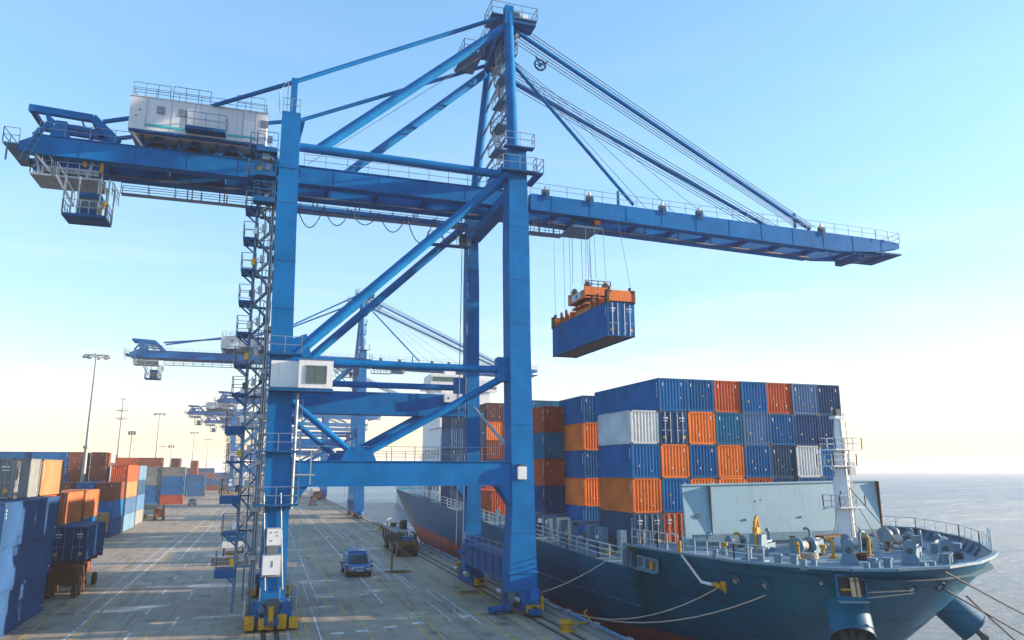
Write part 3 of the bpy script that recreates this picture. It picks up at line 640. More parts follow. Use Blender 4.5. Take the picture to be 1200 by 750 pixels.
stack(-26.0, 166, ['brown', 'tan', 'brown', 'brown'], 'of the four-high brown stack behind the sunlit stack')
for k, (x, c) in enumerate(((-41.6, 'blue'), (-47.4, 'blue'), (-53.3, 'teal blue'))):
    stackx(x, 163 + .2 * k, ['blue', 'navy blue', 'blue', c, c], f'of the {["right", "middle", "left"][k]} broadside blue stack at the back left')
stackx(-27.6, 236, ['rust red', 'blue', 'blue', 'grey'], 'of the mid-distance broadside stack nearest the lane')
stackx(-33.8, 236.2, ['blue', 'blue', 'grey', 'grey', 'brown'], 'of the mid-distance broadside stack, second from the lane')
stackx(-40.0, 236.1, ['blue', 'blue', 'blue', 'blue', 'rust red'], 'of the mid-distance broadside stack, third inward')
stack(-24.3, 246, ['tan', 'orange', 'tan', 'tan', 'purple brown'], 'of the narrow stack behind the mid-distance blue one')
stackx(-26.5, 300, ['blue', 'blue', 'blue'], 'of the farther blue broadside stack by the lane')
stackx(-33, 300.2, ['navy blue', 'blue', 'blue', 'blue'], 'of the farther blue broadside stack, inner row')
stack(-24.2, 309, ['brown', 'tan', 'brown', 'brown', 'brown'], 'of the farthest tall brown tower')
for k, (x, y, n) in enumerate(((-62, 236, 4), (-70, 300, 4), (-55, 340, 5), (-45, 390, 4), (-38, 440, 4), (-30, 480, 3), (-26, 380, 2))):
    stackx(x, y, [['slate blue', 'brown', 'blue', 'light blue', 'tan'][(k + t) % 5] for t in range(n)], f'of hazy background stack {"one two three four five six seven".split()[k]}', 12.19)
# ------------------------------------------------------------------ the container ship
ship = empty('container_ship', (36, 70, 0)); tag(ship, 'dark blue container ship moored along the quay with its bow towards us', 'ship')
SO = V((36, 70, 0))
HULL, nt, bs = nmat('hull_paint')
co = coords(nt); nb = noise(nt, co, .18, 4); ns = noise(nt, coords(nt, scale=(.5, .5, .06)), 1.6, 4, .7); nf = noise(nt, co, 2.5, 5, .7)
c_ = mix(nt, (.001, .10, .20), (.003, .125, .24), ramp(nt, nb, [(.35, 0), (.65, 1)]).outputs[0])
c_ = mix(nt, c_, (.012, .07, .11), ramp(nt, ns, [(.5, 0), (.8, .55)]).outputs[0])
c_ = mix(nt, c_, (.10, .05, .03), ramp(nt, nf, [(.70, 0), (.76, .7)]).outputs[0])
rs = noise(nt, coords(nt, scale=(1.1, 1.1, .05)), 1.3, 5, .8); c_ = mix(nt, c_, (.11, .055, .03), ramp(nt, rs, [(.60, 0), (.70, .45)]).outputs[0])
nt.links.new(c_, bs.inputs['Base Color']); bs.inputs['Roughness'].default_value = .34; bs.inputs['Specular IOR Level'].default_value = .25
nt.links.new(ramp(nt, nf, [(.3, .36), (.8, .55)]).outputs[0], bs.inputs['Roughness'])
br = N(nt, 'ShaderNodeTexBrick', i_Scale=1.0, i_Mortar_Size=.02, i_Brick_Width=7.0, i_Row_Height=2.1, i_Color1=(.78, .80, .82, 1), i_Color2=(1.12, 1.12, 1.12, 1)); br.offset = .4
cxz = N(nt, 'ShaderNodeCombineXYZ'); sp_ = N(nt, 'ShaderNodeSeparateXYZ'); nt.links.new(co, sp_.inputs[0]); nt.links.new(sp_.outputs[1], cxz.inputs[0]); nt.links.new(sp_.outputs[2], cxz.inputs[1]); nt.links.new(cxz.outputs[0], br.inputs[0])
c_ = mix(nt, c_, br.outputs['Color'], .7, 'MULTIPLY'); nt.links.new(c_, bs.inputs['Base Color'])
bp = N(nt, 'ShaderNodeBump', i_Strength=.6, i_Distance=.03); ad = N(nt, 'ShaderNodeMath', operation='MULTIPLY_ADD'); nt.links.new(nb, ad.inputs[0]); ad.inputs[1].default_value = 2.5
nt.links.new(br.outputs['Fac'], ad.inputs[2]); nt.links.new(ad.outputs[0], bp.inputs['Height']); nt.links.new(bp.outputs[0], bs.inputs['Normal'])
BOOT = paint('red_boot_topping', (.42, .085, .075), .5, .25, .15, .4, .2)

RIM = [(23.6, 140, 6.4), (22.6, 136, 6.3), (22.6, 125, 5.9), (22.8, 112, 5.4), (23.0, 100, 4.9), (23.1, 85, 4.3), (23.1, 75, 3.9), (23.0, 64, 3.72), (23.1, 57, 3.5), (23.2, 51.3, 3.38), (23.25, 47.5, 3.36), (23.3, 45.6, 3.36),
       (23.3, 45.3, 4.78), (23.4, 40, 4.87), (23.9, 35.5, 4.92), (25, 31.3, 5.05), (26, 29.2, 5.13), (27.6, 28.2, 5.19), (30.3, 27.9, 5.24), (33, 28.6, 5.27), (35.6, 30.0, 5.3), (37.3, 31.2, 5.3), (40.8, 34.9, 5.3), (44, 39.1, 5.3), (47.2, 45.7, 5.3), (48, 52, 5.1), (48.2, 70, 4.6), (48.2, 100, 5.2), (48, 125, 5.9), (47.6, 136, 6.3), (46.6, 140, 6.4)]
WL = [(30, 124), (25.5, 122), (24.4, 116), (24.3, 108), (24.3, 98), (24.3, 85), (24.35, 76), (24.7, 65), (25.3, 60.5), (26.5, 56.5), (27.4, 53.8), (28.0, 52.3),
      (28.1, 52.0), (29.5, 49), (31, 46.5), (32.5, 43.6), (33.5, 42.6), (34.4, 41.8), (35.1, 41.2), (35.4, 41.0), (35.7, 41.2), (36.2, 42.2), (38.0, 46), (41, 49), (43.5, 54), (45, 60), (46.2, 75), (46.6, 100), (46.6, 112), (45, 121), (40, 124)]
def hull_pt(i, t):
    r, w = RIM[i], WL[i]; s = t ** 1.12
    return V((r[0] + (w[0] - r[0]) * s, r[1] + (w[1] - r[1]) * s, r[2] + (-3.6 - r[2]) * t))
def boot_t(i):
    y = RIM[i][1] * .4 + WL[i][1] * .6; zb = -1.35 + max(0, min(1, (y - 60) / 45)) * 2.3
    return (RIM[i][2] - zb) / (RIM[i][2] + 3.6)
hb = MB(HULL); nh = len(RIM)
rows = [0, .04, .12, .22, .34, .48, .62, .76, .88, 1.]
pts = [[hull_pt(i, q * boot_t(i)) for q in rows] + [hull_pt(i, boot_t(i) + (1 - boot_t(i)) * q) for q in (.5, 1)] for i in range(nh)]
K_ = len(pts[0]); flat = [p - SO for col in pts for p in col]
up_ = [(i * K_ + j, i * K_ + j + 1, (i + 1) * K_ + j + 1, (i + 1) * K_ + j) for i in range(nh - 1) for j in range(K_ - 3) if i != 11]
lo_ = [(i * K_ + j, i * K_ + j + 1, (i + 1) * K_ + j + 1, (i + 1) * K_ + j) for i in range(nh - 1) for j in range(K_ - 3, K_ - 1)]
vs0 = len(hb.v); hb.v += [tuple(p) for p in flat]
def addf(fs, m):
    hb.m(m)
    for f in fs: hb.f.append(f); hb.mi.append(hb.c); hb.sm.append(True)
addf(up_, HULL); addf(lo_, BOOT)
i = 11; addf([(i * K_ + j, i * K_ + j + 1, (i + 1) * K_ + j + 1, (i + 1) * K_ + j) for j in range(K_ - 3)], HULL)
addf([((nh - 1) * K_ + j, (nh - 1) * K_ + j + 1, j + 1, j) for j in range(K_ - 1)], HULL)   # transom
hull = hb.build('hull', ship)
# rim cap and rubbing strip
cap = MB(SHIPGREY)
for a, b in zip(RIM[12:], RIM[13:26]): cap.bar(V(a) - SO + V((0, 0, .03)), V(b) - SO + V((0, 0, .03)), .26, .12)
cap.build('bulwark_cap', ship)
cap = MB(HULL)
ln = [hull_pt(i, .40) for i in range(3, 12)]; cap.pipe([p - SO for p in ln], .05, 6); cap.build('rubbing_strip', ship)
# decks
d = MB(DECKP)
cx_ = 36
fore = [V((r[0] + (.12 if r[0] < 36 else -.12), r[1] + .12, 4.68)) - SO for r in RIM[13:25]] + [V((48.0, 50, 4.68)) - SO, V((23.5, 47.4, 4.68)) - SO]
d.face(fore); d.build('forecastle_deck', ship)
d = MB(DECKP); main = [V((r[0] + .1, r[1], r[2] - .12)) - SO for r in RIM[1:12]]; mainp = [V((48, r.y + SO.y, r.z + SO.z)) - SO for r in reversed(main)]
for a, b, c, e in zip(main, main[1:], mainp[::-1], mainp[::-1][1:]): d.face([a, b, e, c])
d.build('main_deck', ship)
d = MB(SHIPGREY); d.face([V((23.4, 47.3, 3.3)) - SO, V((48, 47.3, 3.3)) - SO, V((48, 47.3, 4.66)) - SO, V((23.4, 47.3, 4.66)) - SO]); d.box(23.45 - 36, 23.75 - 36, 47.25 - 70, 47.6 - 70, 3.3, 4.8)
for y in (45.7, 46.5): d.bar(V((23.45, y, 3.36)) - SO, V((24.2, y + 1.2, 4.7)) - SO, .1)
d.build('forecastle_bulkhead', ship)
# forward bulwark stays (port side inside)
for i in range(22, 25):
    for t in (0, .33, .66):
        a = V(RIM[i]).lerp(V(RIM[min(i + 1, 24)]), t)
        w = MB(SHIPGREY); w.prism([(a.x - 36 - .1, a.y - 70 + .1, 5.25), (a.x - 36 - .1, a.y - 70 + .1, 4.7), (a.x - 36 - .55, a.y - 70 + .35, 4.7)], (.05, .08, 0)); w.build('bulwark_stay', ship)
# deck railings
r = MB(RAILW)
r.rail([V(q) - SO + V((.12, 0, .05)) for q in RIM[2:11]], 1.1, 1.9, .085, (1., .66, .33)); r.build('deck_railing', ship)
for k in range(24):
    i = 6 + (k // 4); 
r = MB(RAILW); r.rail([V((24.2, 47.6, 4.7)) - SO, V((23.6, 43, 4.85)) - SO, V((23.6, 40.5, 4.87)) - SO], 1.0, 1.3, .06, (1., .5)); r.rail([V((23.65, 40, 4.87)) - SO, V((24.1, 35.6, 4.92)) - SO, V((24.5, 33.6, 4.95)) - SO], .9, 1.1, .05, (1., .5)); r.build('deck_railing', ship)
r = MB(RAILW); r.rail([V(q) - SO + V((-.1, .1, .05)) for q in [RIM[21], RIM[22], RIM[23], RIM[24], RIM[25]]], .75, 1.9, .05, (1.,)); r.rail([V((37.0, 31.1, 5.35)) - SO, V((38.4, 32.4, 5.35)) - SO], 1.15, 1.9, .07, (1.,)); r.rail([V((43.6, 48, 4.7)) - SO, V((47.4, 48, 4.7)) - SO], 1.0, 1., .05); r.build('deck_railing', ship)
# hatch coamings and lashing posts under the stacks
c = MB(SHIPGREY); c.box(26.9 - 36, 46.8 - 36, 51.9 - 70, 64 - 70, 3.2, 3.84); c.box(26.3 - 36, 46.8 - 36, 69.8 - 70, 77 - 70, 4.9, 5.5); c.box(24.2 - 36, 46 - 36, 99.5 - 70, 107 - 70, 4.2, 4.72); c.box(28.4 - 36, 46.8 - 36, 65 - 70, 69.6 - 70, 3.3, 3.74)
c.box(24.4 - 36, 27.2 - 36, 81.9 - 70, 95 - 70, 4.2, 4.73)
for y in (58.5, 61, 64, 68, 70.2, 73, 76, 80, 84, 88, 92, 96, 99.4): c.box(24.3 - 36, 24.75 - 36, y - 70, y - 69.7, 3.2, 5.4); 
for y in (51, 54.2, 56.6, 69.9): c.box(25.0 - 36, 25.5 - 36, y - 70, y - 69.4, 3.2, 5.3)
c.box(24.3 - 36, 26.4 - 36, 69.6 - 70, 70 - 70, 5.2, 5.5); c.box(24.4 - 36, 26.8 - 36, 58.5 - 70, 59 - 70, 5.2, 5.5)
for y in (66.5, 63.2): c.box(24.8 - 36, 25.0 - 36, y - 70, y - 69.5, 3.4, 5.3); c.box(25.9 - 36, 26.1 - 36, y - 70, y - 69.5, 3.4, 5.3); c.box(24.8 - 36, 26.1 - 36, y - 70, y - 69.5, 5.3, 5.5)
c.m(DKST)
for y in (52.5, 55, 60, 67, 72): c.box(26.4 - 36, 26.85 - 36, y - 70, y - 68.8, 3.3, 4.4)
c.build('hatch_coaming', ship)
# small deck clutter along the side
for k, (x, y, z) in enumerate([(25.2, 62.3, 3.7), (25.2, 53.4, 3.5), (25.6, 49.6, 3.4), (24.6, 47.9, 3.4), (25.4, 86, 4.4), (25.2, 78, 4.1)]):
    q = MB(YEL if k % 2 else DKST); q.box(x - 36 - .2, x - 36 + .2, y - 70 - .3, y - 70 + .3, z - .1, z + .35); q.m(DKST).tube((x - 36, y - 70, z + .3), (x - 36, y - 70, z + .75), .14, 8); q.build('vent_head', ship)
# breakwater
b = MB(BREAK); b.prism([(26.9 - 36, -25, 4.7), (43.1 - 36, -25, 4.7), (43.3 - 36, -24.6, 8.85), (26.95 - 36, -24.6, 8.62)], (0, .14, 0))
b.m(SOFFIT).box(28.9 - 36, 28.93 - 36, -25.01, -24.6, 4.8, 8.6)
b.m(RUST).box(43.3 - 36, 43.36 - 36, -24.9, -24.5, 4.7, 8.85); b.m(BREAK)  # brown strip paints the warm sunlit edge of the breakwater
for x in range(28, 44, 3): b.prism([(x - 36, -24.4, 4.7), (x - 36, -22.6, 4.7), (x - 36, -24.35, 8.4)], (.08, 0, 0))
b.bar((26.95 - 36, -24.55, 8.65), (43.3 - 36, -24.55, 8.88), .3, .12)
b.m(DKST)
for x, z, q in ((27.9, 6.6, .16), (31.6, 6.3, .08), (36.2, 6.4, .07), (38.6, 7.0, .06), (33.0, 7.6, .06), (40.0, 7.4, .05)): b.tube((x - 36, -25.06 + (z - 4.7) * .096, z), (x - 36, -24.8, z), q, 10)
b.m(SHIPGREY).bar((27.2 - 36, -25.3, 5.2), (43 - 36, -25.3, 5.2), .2, .5); b.build('breakwater', ship)
# foremast
m = MB(WHITE); mx, my = 37.2 - 36, 42 - 70
m.tube((mx, my, 4.6), (mx, my, 9.2), .62, 14, .5); m.tube((mx, my, 9.2), (mx + .15, my, 13.2), .42, 14, .26); m.box(mx - .55, mx + .55, my - .5, my + .5, 4.65, 5.3)
m.bar((mx, my, 9.0), (mx - .6, my, 9.9), .18); m.box(mx - .3, mx + .45, my - .3, my + .3, 13.1, 13.3)
FM = m.build('foremast', ship)
for z, a, b_ in ((7.25, -.95, 1.1), (9.95, -1.2, .7), (11.05, -.95, 1.25)):
    q = MB(WHITE); q.box(mx + a, mx + b_, my - .8, my + .8, z - .08, z); q.m(RAILW).rail([(mx + a, my - .8, z), (mx + b_, my - .8, z), (mx + b_, my + .8, z), (mx + a, my + .8, z)], .75, .7, .05, closed=True); q.build('mast_platform', FM)
q = MB(DKST); q.box(mx - .15, mx + .2, my - .25, my + .1, 13.3, 13.75); q.m(GALV).box(mx + .3, mx + .6, my - .2, my + .1, 13.2, 13.5); q.tube((mx - .3, my, 13.2), (mx - .3, my, 13.9), .04, 6); q.box(mx + .75, mx + 1.2, my - .1, my + .2, 9.3, 10.2)
q.m(GALV).ladder((mx + .2, my - .62, 5.3), (mx + .25, my - .35, 13), .4); q.build('mast_light', FM)
q = MB(ROPE); 
for a in ((34.4, 40.2, 4.7), (40.0, 42, 4.8), (38.4, 38.4, 4.7)): q.tube((mx + .1, my, 9.0), V(a) - SO, .035, 5, cap=False)
q.pipe(catenary((mx + .5, my - .3, 6.2), (mx + 2.0, my - 2, 4.8), .5), .05, 5); q.build('mast_stay', FM)
# mooring winches, hoods, davit, bollards
def winch(x, y, s, rz):
    w = MB(SHIPGREY)
    for q in (-.9, .9): w.tube((q * s - .06, 0, .75 * s), (q * s + .06, 0, .75 * s), .7 * s, 18); w.prism([(q * s - .12, -.7 * s, 0), (q * s - .12, .7 * s, 0), (q * s - .12, .3 * s, .8 * s), (q * s - .12, -.3 * s, .8 * s)], (.08, 0, 0))
    w.m(HEMP).tube((-.8 * s, 0, .75 * s), (.2 * s, 0, .75 * s), .42 * s, 14); w.m(DKST).tube((.2 * s, 0, .75 * s), (.85 * s, 0, .75 * s), .3 * s, 14)
    w.m(SHIPGREY).box(1.0 * s, 1.8 * s, -.4 * s, .4 * s, .1, 1.1 * s); w.m(YEL).box(1.1 * s, 1.2 * s, -.45 * s, -.4 * s, .4, .7); w.m(SHIPGREY).box(-1.5 * s, 1.8 * s, -.8 * s, .8 * s, 0, .1)
    o = w.build('mooring_winch', ship, V((x, y, 4.69)) - SO, rz); return o
for a in ((31.0, 38.6, .7, .3), (35.2, 38.9, .75, -.1), (39.2, 39.6, .75, -.3), (42.3, 43.6, .7, .4), (29.0, 42.5, .6, 0), (44.5, 46, .6, .2)): winch(*a)
for x, y, s in ((30.6, 34.4, .95), (33.4, 33.0, .95), (36.1, 33.2, .9)):
    h = MB(SHIPGREY); arc = [(.36 * math.cos(a) * s, .75 + .55 * math.sin(a) * s) for a in [PI * 1.12 - PI * .95 * k / 9 for k in range(10)]]
    h.prism([(u, -.3, v) for u, v in arc] + [(.2, -.3, .3), (-.3, -.3, .3)], (0, .6, 0))
    h.prism([(-.5, -.35, 0), (.45, -.35, 0), (.25, -.35, .5), (-.35, -.35, .5)], (0, .7, 0)); h.m(DKST).tube((-.05, -.34, .72), (-.05, .34, .72), .16, 12)
    h.build('chain_hood', ship, V((x, y, 4.69)) - SO, -.7)
h = MB(YEL); h.tube((0, 0, 1.0), (-.2, 0, 2.1), .07, 8); h.tube((.3, .3, 0), (-.1, 0, 2.2), .07, 8); h.pipe([(-.5, -.1, .1), (-.35, 0, 1.9), (-.05, 0, 2.25), (.3, .1, 1.9), (.75, .2, 1.1)], .08, 8); h.box(-.35, 0, -.15, .15, 1.25, 1.6); h.m(SHIPGREY).prism([(-.55, -.4, 0), (.5, -.4, 0), (.3, -.4, 1.2), (-.3, -.4, 1.2)], (0, .8, 0))
h.build('yellow_davit', ship, V((28.4, 39.4, 4.69)) - SO, .5)
for x, y, hh in ((33.0, 36.2, 1.3), (34.0, 36.6, 1.0), (28.7, 36.2, .8), (31.4, 36.6, .9), (38.8, 36.0, 1.0), (40.8, 39.4, .9), (41.8, 41.0, .9), (27.2, 43.0, .8), (32.2, 43.5, .9), (35.6, 43.6, .9), (30.2, 43.8, .7)):
    b = MB(YEL if x in (28.7, 34.0, 31.4, 30.2) else SHIPGREY); b.pipe([(0, 0, 0), (0, 0, hh), (.15, 0, hh + .18), (.4, 0, hh + .1)], .09, 8); b.tube((0, 0, 0), (0, 0, .12), .22, 10); b.build('vent_pipe', ship, V((x, y, 4.69)) - SO, rnd.uniform(0, 3))
for x, y, rz in ((26.0, 33.8, -.6), (29.4, 31.0, -.2), (34.4, 31.6, .6), (39.6, 35.6, .8), (42.2, 39.0, .9), (26.4, 37.0, -1.2)):
    b = MB(SHIPGREY); b.box(-.75, .75, -.25, .25, 0, .1)
    for q in (-.4, .4): b.m(SHIPGREY).tube((q, 0, .1), (q, 0, .62), .19, 12); b.tube((q, 0, .62), (q, 0, .7), .25, 12)
    b.build('deck_bollard', ship, V((x, y, 4.69)) - SO, rz)
for x, y, lx, ly, z in ((36.4, 35.6, 2.6, .35, .5), (37.4, 36.9, 2.4, .5, .45), (40.2, 37.6, 1.6, .5, .5), (33.6, 40.8, 3.0, .4, .55), (30, 40.8, 2.2, .5, .5)):
    b = MB(SHIPGREY); b.box(-lx / 2, lx / 2, -ly / 2, ly / 2, 0, z); b.m(GALV).bar((-lx / 2, 0, z + .1), (lx / 2, 0, z + .1), .1); b.build('deck_locker', ship, V((x, y, 4.69)) - SO, .62)
b = MB(RUST); b.tube((0, 0, 0), (0, 0, .5), .06, 6); b.box(-1.2, 1.2, -.3, .3, .5, .62); b.build('deck_locker', ship, V((34.4, 40.2, 5.0)) - SO, .3)
# accommodation block aft
a = MB(WHITE); a.box(24.5 - 36, 45 - 36, 109 - 70, 121 - 70, 5.2, 13.6); a.box(25.4 - 36, 45 - 36, 110 - 70, 121 - 70, 13.6, 16); a.box(25 - 36, 30.3 - 36, 112 - 70, 121 - 70, 16, 20.8); a.box(24 - 36, 31.5 - 36, 112 - 70, 116 - 70, 20.8, 21.2); a.box(23.6 - 36, 30.6 - 36, 112.5 - 70, 118 - 70, 22.6, 24.2); a.box(25.4 - 36, 29.4 - 36, 113 - 70, 117 - 70, 21.2, 22.6); a.box(25.9 - 36, 27.6 - 36, 113 - 70, 114 - 70, 24.2, 25.6)
A = a.build('accommodation_block', ship)
for z in (7, 9.6, 12.2):
    for x in (25.3, 26.9, 28.5):
        w = MB(GLASS); w.box(x - 36, x - 36 + .7, 108.93 - 70, 109 - 70, z - .4, z + .5); w.build('window', A)
for z in (7, 9.6, 12.2):
    for y in (110, 112.2, 114.4, 117, 119):
        w = MB(GLASS); w.box(24.44 - 36, 24.5 - 36, y - 70, y - 70 + 1.0, z - .4, z + .5); w.build('window', A)
w = MB(SHIPGREY); w.box(24.4 - 36, 24.5 - 36, 115.6 - 70, 116.5 - 70, 5.3, 7.4); w.build('door', A)
for z in (8.3, 10.9):
    w = MB(WHITE); w.box(23.6 - 36, 24.5 - 36, 109 - 70, 120 - 70, z - .1, z); w.m(RAILW).rail([(23.6 - 36, 109 - 70, z), (23.6 - 36, 120 - 70, z)], 1, 1.6, .06); w.build('side_gallery', A)
w = MB(GLASS); w.box(23.9 - 36, 30.3 - 36, 112.44 - 70, 112.5 - 70, 23.1, 23.8); w.build('bridge_window', A)
w = MB(RAILW); w.rail([(24.5 - 36, 109 - 70, 13.6), (45 - 36, 109 - 70, 13.6)], 1, 1.5, .06); w.rail([(24 - 36, 112 - 70, 21.2), (31.5 - 36, 112 - 70, 21.2)], 1, 1.2, .06); w.build('bridge_railing', A)

# second ship farther along the quay: pale hull, white accommodation block
ship2 = empty('container_ship', (54, 245, -3.2)); tag(ship2, 'pale hazy ship with white accommodation towers, behind the second crane', 'ship')
q = MB(HOUSE); q.prism([(-12, -18, 0), (-12, -45, 0), (-6, -58, 0), (0, -62, 0), (6, -58, 0), (12, -45, 0), (12, 55, 0), (-4, 55, 0)], (0, 0, 12)); q.build('hull', ship2)
q = MB(WHITE); q.box(-11, 11, -44, -30, 12, 27); a2 = q.build('accommodation_block', ship2)
for x0, x1, zt in ((-12, -5.5, 39), (1.5, 7, 38.5)):
    q = MB(WHITE); q.box(x0 + 1, x1 - 1, -41, -34, 27, zt - 4); q.box(x0 - .8, x1 + .8, -42.5, -33, zt - 4, zt - 2.2); q.box(x0 + .4, x1 - .4, -41.5, -34, zt - 2.2, zt); q.box(x0 + 1.5, x0 + 2.4, -40, -39, zt, zt + 2)
    q.m(GLASS).box(x0 - .5, x1 + .5, -42.56, -42.5, zt - 3.3, zt - 2.6); q.m(RAILG).rail([(x0 - .8, -42.5, zt - 2.2), (x1 + .8, -42.5, zt - 2.2)], 1.0, 1.5, .1); q.build('bridge_tower', a2)
for z in (15, 18, 21, 24):
    q = MB(GLASS); q.box(-10, 10, -44.06, -44, z, z + .9); q.build('window', a2)
# ------------------------------------------------------------------ ground, water, markings
g, nt, b = nmat('quay_concrete')
co = coords(nt); n1 = noise(nt, co, .06, 5); n2 = noise(nt, co, .5, 6, .7); n3 = noise(nt, coords(nt, scale=(1, .1, 1)), .9, 4, .65); n4 = noise(nt, co, 4.5, 5, .8); n5 = noise(nt, coords(nt, scale=(.12, 1, 1)), .7, 5, .7)
c = mix(nt, (.26, .205, .15), (.43, .345, .255), ramp(nt, n2, [(.3, 0), (.7, 1)]).outputs[0])
c = mix(nt, c, (.13, .115, .10), ramp(nt, n3, [(.52, 0), (.72, .75)]).outputs[0])
c = mix(nt, c, (.44, .385, .315), ramp(nt, n5, [(.60, 0), (.78, .25)]).outputs[0])
c = mix(nt, c, (.12, .11, .10), ramp(nt, n1, [(.55, 0), (.72, .55)]).outputs[0])
c = mix(nt, c, (.08, .07, .06), ramp(nt, n4, [(.66, 0), (.74, .8)]).outputs[0])
br = N(nt, 'ShaderNodeTexBrick', i_Scale=1., i_Mortar_Size=.028, i_Brick_Width=10.4, i_Row_Height=8.2); br.offset = 0
nt.links.new(co, br.inputs[0]); c = mix(nt, c, (.10, .095, .09), br.outputs['Fac'])
br2 = N(nt, 'ShaderNodeTexBrick', i_Scale=1., i_Mortar_Size=0, i_Brick_Width=10.4, i_Row_Height=8.2, i_Color1=(.88, .88, .88, 1), i_Color2=(1.1, 1.09, 1.07, 1)); br2.offset = 0; br2.inputs['Bias'].default_value = 0
nt.links.new(co, br2.inputs[0]); c = mix(nt, c, br2.outputs['Color'], .8, 'MULTIPLY')
nt.links.new(c, b.inputs['Base Color']); b.inputs['Specular IOR Level'].default_value = .35
ty = noise(nt, coords(nt, scale=(1.5, .035, 1)), 1.1, 3, .6)
c = mix(nt, c, (.055, .052, .05), ramp(nt, ty, [(.60, 0), (.66, .5), (.70, .1)]).outputs[0])
vo = N(nt, 'ShaderNodeTexVoronoi', i_Scale=.33); nt.links.new(coords(nt, scale=(1, .8, 1)), vo.inputs['Vector']); dn = N(nt, 'ShaderNodeMath', operation='MULTIPLY_ADD', i_1=.7); nt.links.new(n4, dn.inputs[0]); nt.links.new(vo.outputs['Distance'], dn.inputs[2])
c = mix(nt, c, (.035, .032, .03), ramp(nt, dn.outputs[0], [(.40, .8), (.56, 0)]).outputs[0])
nt.links.new(c, b.inputs['Base Color'])
wet = ramp(nt, noise(nt, coords(nt, scale=(.4, 1, 1)), .22, 4, .6), [(.56, .62), (.66, .2)])
nt.links.new(wet.outputs[0], b.inputs['Roughness'])
bp = N(nt, 'ShaderNodeBump', i_Strength=.25, i_Distance=.02); nt.links.new(n4, bp.inputs['Height']); nt.links.new(bp.outputs[0], b.inputs['Normal'])
CONC = g
QX = 20.3
q = MB(CONC); q.box(-900, QX, 10, 1500, -3.9, 0); tag(q.build('quay_ground'), kind='structure')
EDGE = plain('quay_edge_concrete', (.20, .19, .175), .85)
q = MB(EDGE); q.box(QX - 1.05, QX - .35, 10, 700, .004, .10); tag(q.build('quay_coping'), kind='structure')
w_, nt, b = nmat('sea_water')
co = coords(nt)
b.inputs['Base Color'].default_value = (.035, .085, .12, 1); b.inputs['Roughness'].default_value = .12; b.inputs['IOR'].default_value = 1.33
wa = noise(nt, coords(nt, scale=(1, 1.8, 1)), .55, 7, .66); wb = noise(nt, coords(nt, scale=(.6, 1.4, 1)), .05, 4, .6)
wc = ramp(nt, noise(nt, coords(nt, scale=(.25, 1, 1)), .012, 4, .6), [(.4, 0), (.65, 1)]); nt.links.new(mix(nt, (.11, .24, .38), (.16, .31, .45), wc.outputs[0]), b.inputs['Base Color']); nt.links.new(ramp(nt, wc.outputs[0], [(0, .24), (1, .40)]).outputs[0], b.inputs['Roughness'])
bp = N(nt, 'ShaderNodeBump', i_Strength=1.0, i_Distance=3.2); ad = N(nt, 'ShaderNodeMath', operation='MULTIPLY_ADD', i_1=2.5); nt.links.new(wb, ad.inputs[0]); nt.links.new(wa, ad.inputs[2])
nt.links.new(ad.outputs[0], bp.inputs['Height']); nt.links.new(bp.outputs[0], b.inputs['Normal'])
q = MB(w_); q.face([(-9000, -1500, -3.2), (9000, -1500, -3.2), (9000, 9000, -3.2), (-9000, 9000, -3.2)]); tag(q.build('sea_water'), kind='structure')

def wornpaint(name, col, thr):
    m, nt, b = nmat(name); co = coords(nt); n = noise(nt, co, 1.3, 6, .75)
    c = mix(nt, (.16, .15, .14), col, ramp(nt, n, [(thr, .1), (thr + .14, 1)]).outputs[0]); nt.links.new(c, b.inputs['Base Color']); b.inputs['Roughness'].default_value = .7; return m
LW = wornpaint('road_paint_white', (.66, .65, .62), .38); LY = wornpaint('road_paint_yellow', (.60, .38, .07), .38); LK = wornpaint('road_paint_worn_yellow', (.45, .32, .12), .46); STEEL = plain('rail_steel', (.10, .095, .09), .45, .6)
def marking(x, segs, mat, w=.16, z=.004, name='lane_marking'):
    q = MB(mat)
    for y0, y1 in segs: q.face([(x - w / 2, y0, z), (x + w / 2, y0, z), (x + w / 2, y1, z), (x - w / 2, y1, z)])
    tag(q.build(name), kind='structure')
def dash(y0, y1, on, off):
    o = []; y = y0
    while y < y1: o.append((y, y + on)); y += on + off
    return o
full = [(30, 420)]
marking(-13.0, [(44, 74), (78, 108), (113, 150)], LY); marking(-12.2, [(44, 110)], LK, .08); marking(-10.45, full, LW); marking(-10.15, full, LY); marking(-15.4, dash(70, 120, 7, 3), LK, .12)
marking(-8.3, [(92, 150), (160, 300)], LW); marking(-7.1, dash(50, 250, 2.6, 6.1), LW); marking(-4.9, dash(54, 250, 3.4, 6.8), LW); marking(-2.45, dash(47, 120, 1.0, 1.0), LK, .16); marking(-8.9, dash(60, 100, 1.8, 5), LW, .1)
marking(-.45, [(40, 200)], LK, .15); marking(2.6, full, LK); marking(3.05, [(44, 78)], LY, .12); marking(3.75, [(40, 58), (61, 72)], LW, .09); marking(5.0, [(58, 62)], LY)
marking(5.85, [(54, 420)], LY, .15); marking(7.3, [(57, 60), (66, 69), (80, 84)], LY, .14); marking(8.9, [(58, 240)], LW, .16); marking(9.75, [(44, 57), (59, 90), (96, 140)], LY, .14); marking(10.6, [(45, 58), (62, 78)], LY, .12)
marking(12.2, [(50, 58), (64, 75), (82, 98), (106, 140)], LW, .12); marking(12.6, [(64, 72), (86, 100)], LW, .1); marking(14.5, full, LY, .16); marking(15.3, [(55, 80), (88, 130)], LK, .12); marking(16.3, full, LY, .14); marking(13.2, [(50, 54), (57, 63)], LW, .12)
